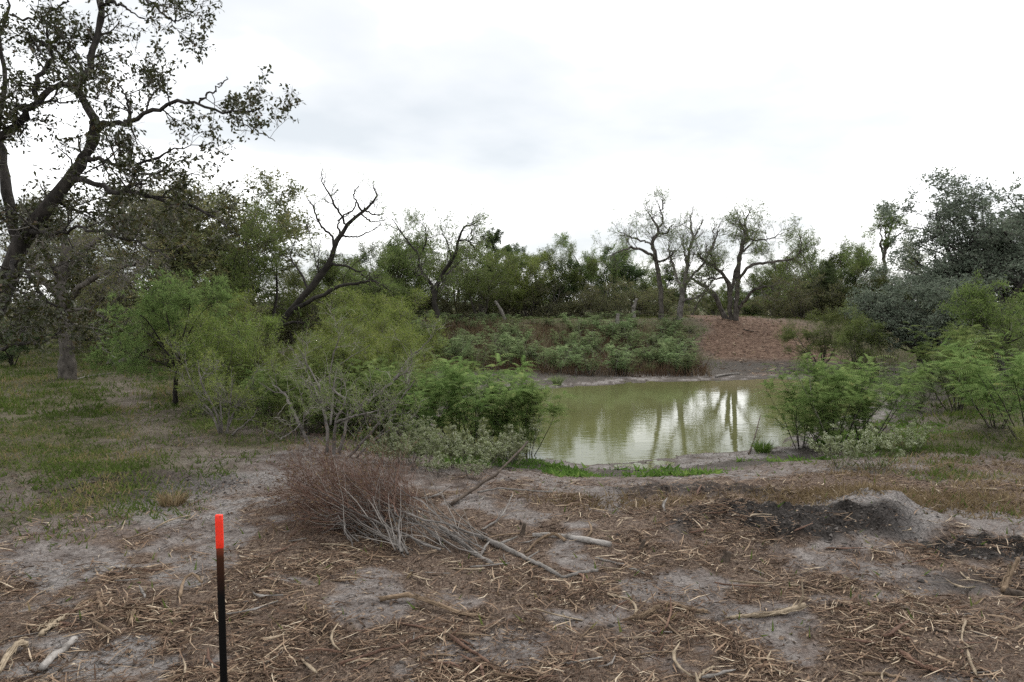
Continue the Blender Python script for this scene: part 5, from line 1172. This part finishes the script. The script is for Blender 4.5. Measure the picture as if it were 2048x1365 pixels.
# ------------------------------------------------------------------ the survey stake
def stake():
    d = 3.95; top = P(438, 1030, d); x = P(449, 1400, d)[0]
    zb = ground_z(x, d); base = np.array([x, d, zb])
    root = thing("survey_stake", "black stake with a bright red-orange painted top in the left foreground", "stake", base)
    ax = nrm(top - base); Hh = np.linalg.norm(top - base)
    side = np.array([1.0, 0, 0]); fr = nrm(np.cross(ax, side)); side = np.cross(fr, ax)
    w, th = .0205, .011
    def block(z0, z1, inset=0.0, ch=.0025):
        g = Geo(); ww, tt = w - inset, th - inset
        prof = [(-ww, -tt + ch), (-ww + ch, -tt), (ww - ch, -tt), (ww, -tt + ch), (ww, tt - ch), (ww - ch, tt), (-ww + ch, tt), (-ww, tt - ch)]
        zs = [z0, z0 + .003] + list(np.linspace(z0 + .05, z1 - .05, 6)) + [z1 - .003, z1]
        rings = [[ax * z + side * a * (1 - .08 * (j in (0, len(zs) - 1))) + fr * b * (1 - .1 * (j in (0, len(zs) - 1))) for a, b in prof] for j, z in enumerate(zs)]
        v = np.array(rings).reshape(-1, 3); n = 8
        q = [(r * n + j, r * n + (j + 1) % n, (r + 1) * n + (j + 1) % n, (r + 1) * n + j) for r in range(len(zs) - 1) for j in range(n)]
        e_ = (len(zs) - 1) * n
        t = [(e_, e_ + j, e_ + j + 1) for j in range(1, n - 1)] + [(0, j + 1, j) for j in range(1, n - 1)]
        g.add(v, q, t, r=np.repeat(np.array(zs) / Hh, n)); return g
    cut = Hh - .195
    m, t, o = mat("stake_shaft")
    a = N(t, "ShaderNodeAttribute", attribute_name="rnd"); co = N(t, "ShaderNodeTexCoord"); nz_ = noise(t, co.outputs["Object"], 45, 4)
    q = N(t, "ShaderNodeMath", operation="MULTIPLY_ADD"); q.inputs[1].default_value = .05; t.links.new(nz_.outputs[0], q.inputs[0]); t.links.new(a.outputs["Fac"], q.inputs[2])
    r = ramp(t, [(.60 + .025, (.0022, .0022, .0024)), (.80 + .02, (.045, .016, .007)), (.87, (.16, .03, .012))]); t.links.new(q.outputs[0], r.inputs[0])
    b = N(t, "ShaderNodeBsdfPrincipled"); b.inputs["Roughness"].default_value = .55; b.inputs["Specular IOR Level"].default_value = .15
    t.links.new(r.outputs[0], b.inputs[0]); t.links.new(b.outputs[0], o.inputs[0])
    obj("shaft", block(-.25, cut, .0012).mesh("shaft", m, False), root)
    pm = plain("fluorescent_red_paint", (.95, .035, .012), .55); pt = pm.node_tree; pb = next(n for n in pt.nodes if n.type == "BSDF_PRINCIPLED")
    pc = N(pt, "ShaderNodeTexCoord"); pn = noise(pt, pc.outputs["Object"], 70, 6, .7); pr = ramp(pt, [(.30, (.10, .03, .02)), (.36, (.62, .028, .014)), (.5, (.95, .04, .014)), (.7, (.85, .032, .012))])
    pt.links.new(pn.outputs[0], pr.inputs[0]); pt.links.new(pr.outputs[0], pb.inputs[0])
    obj("painted_top", block(cut - .004, Hh).mesh("painted_top", pm, False), root)
stake()
if __name__ == "__main__": print("triangles", sum(len(m.loops) - 2 * len(m.polygons) for m in bpy.data.meshes), "objects", len(bpy.data.objects))
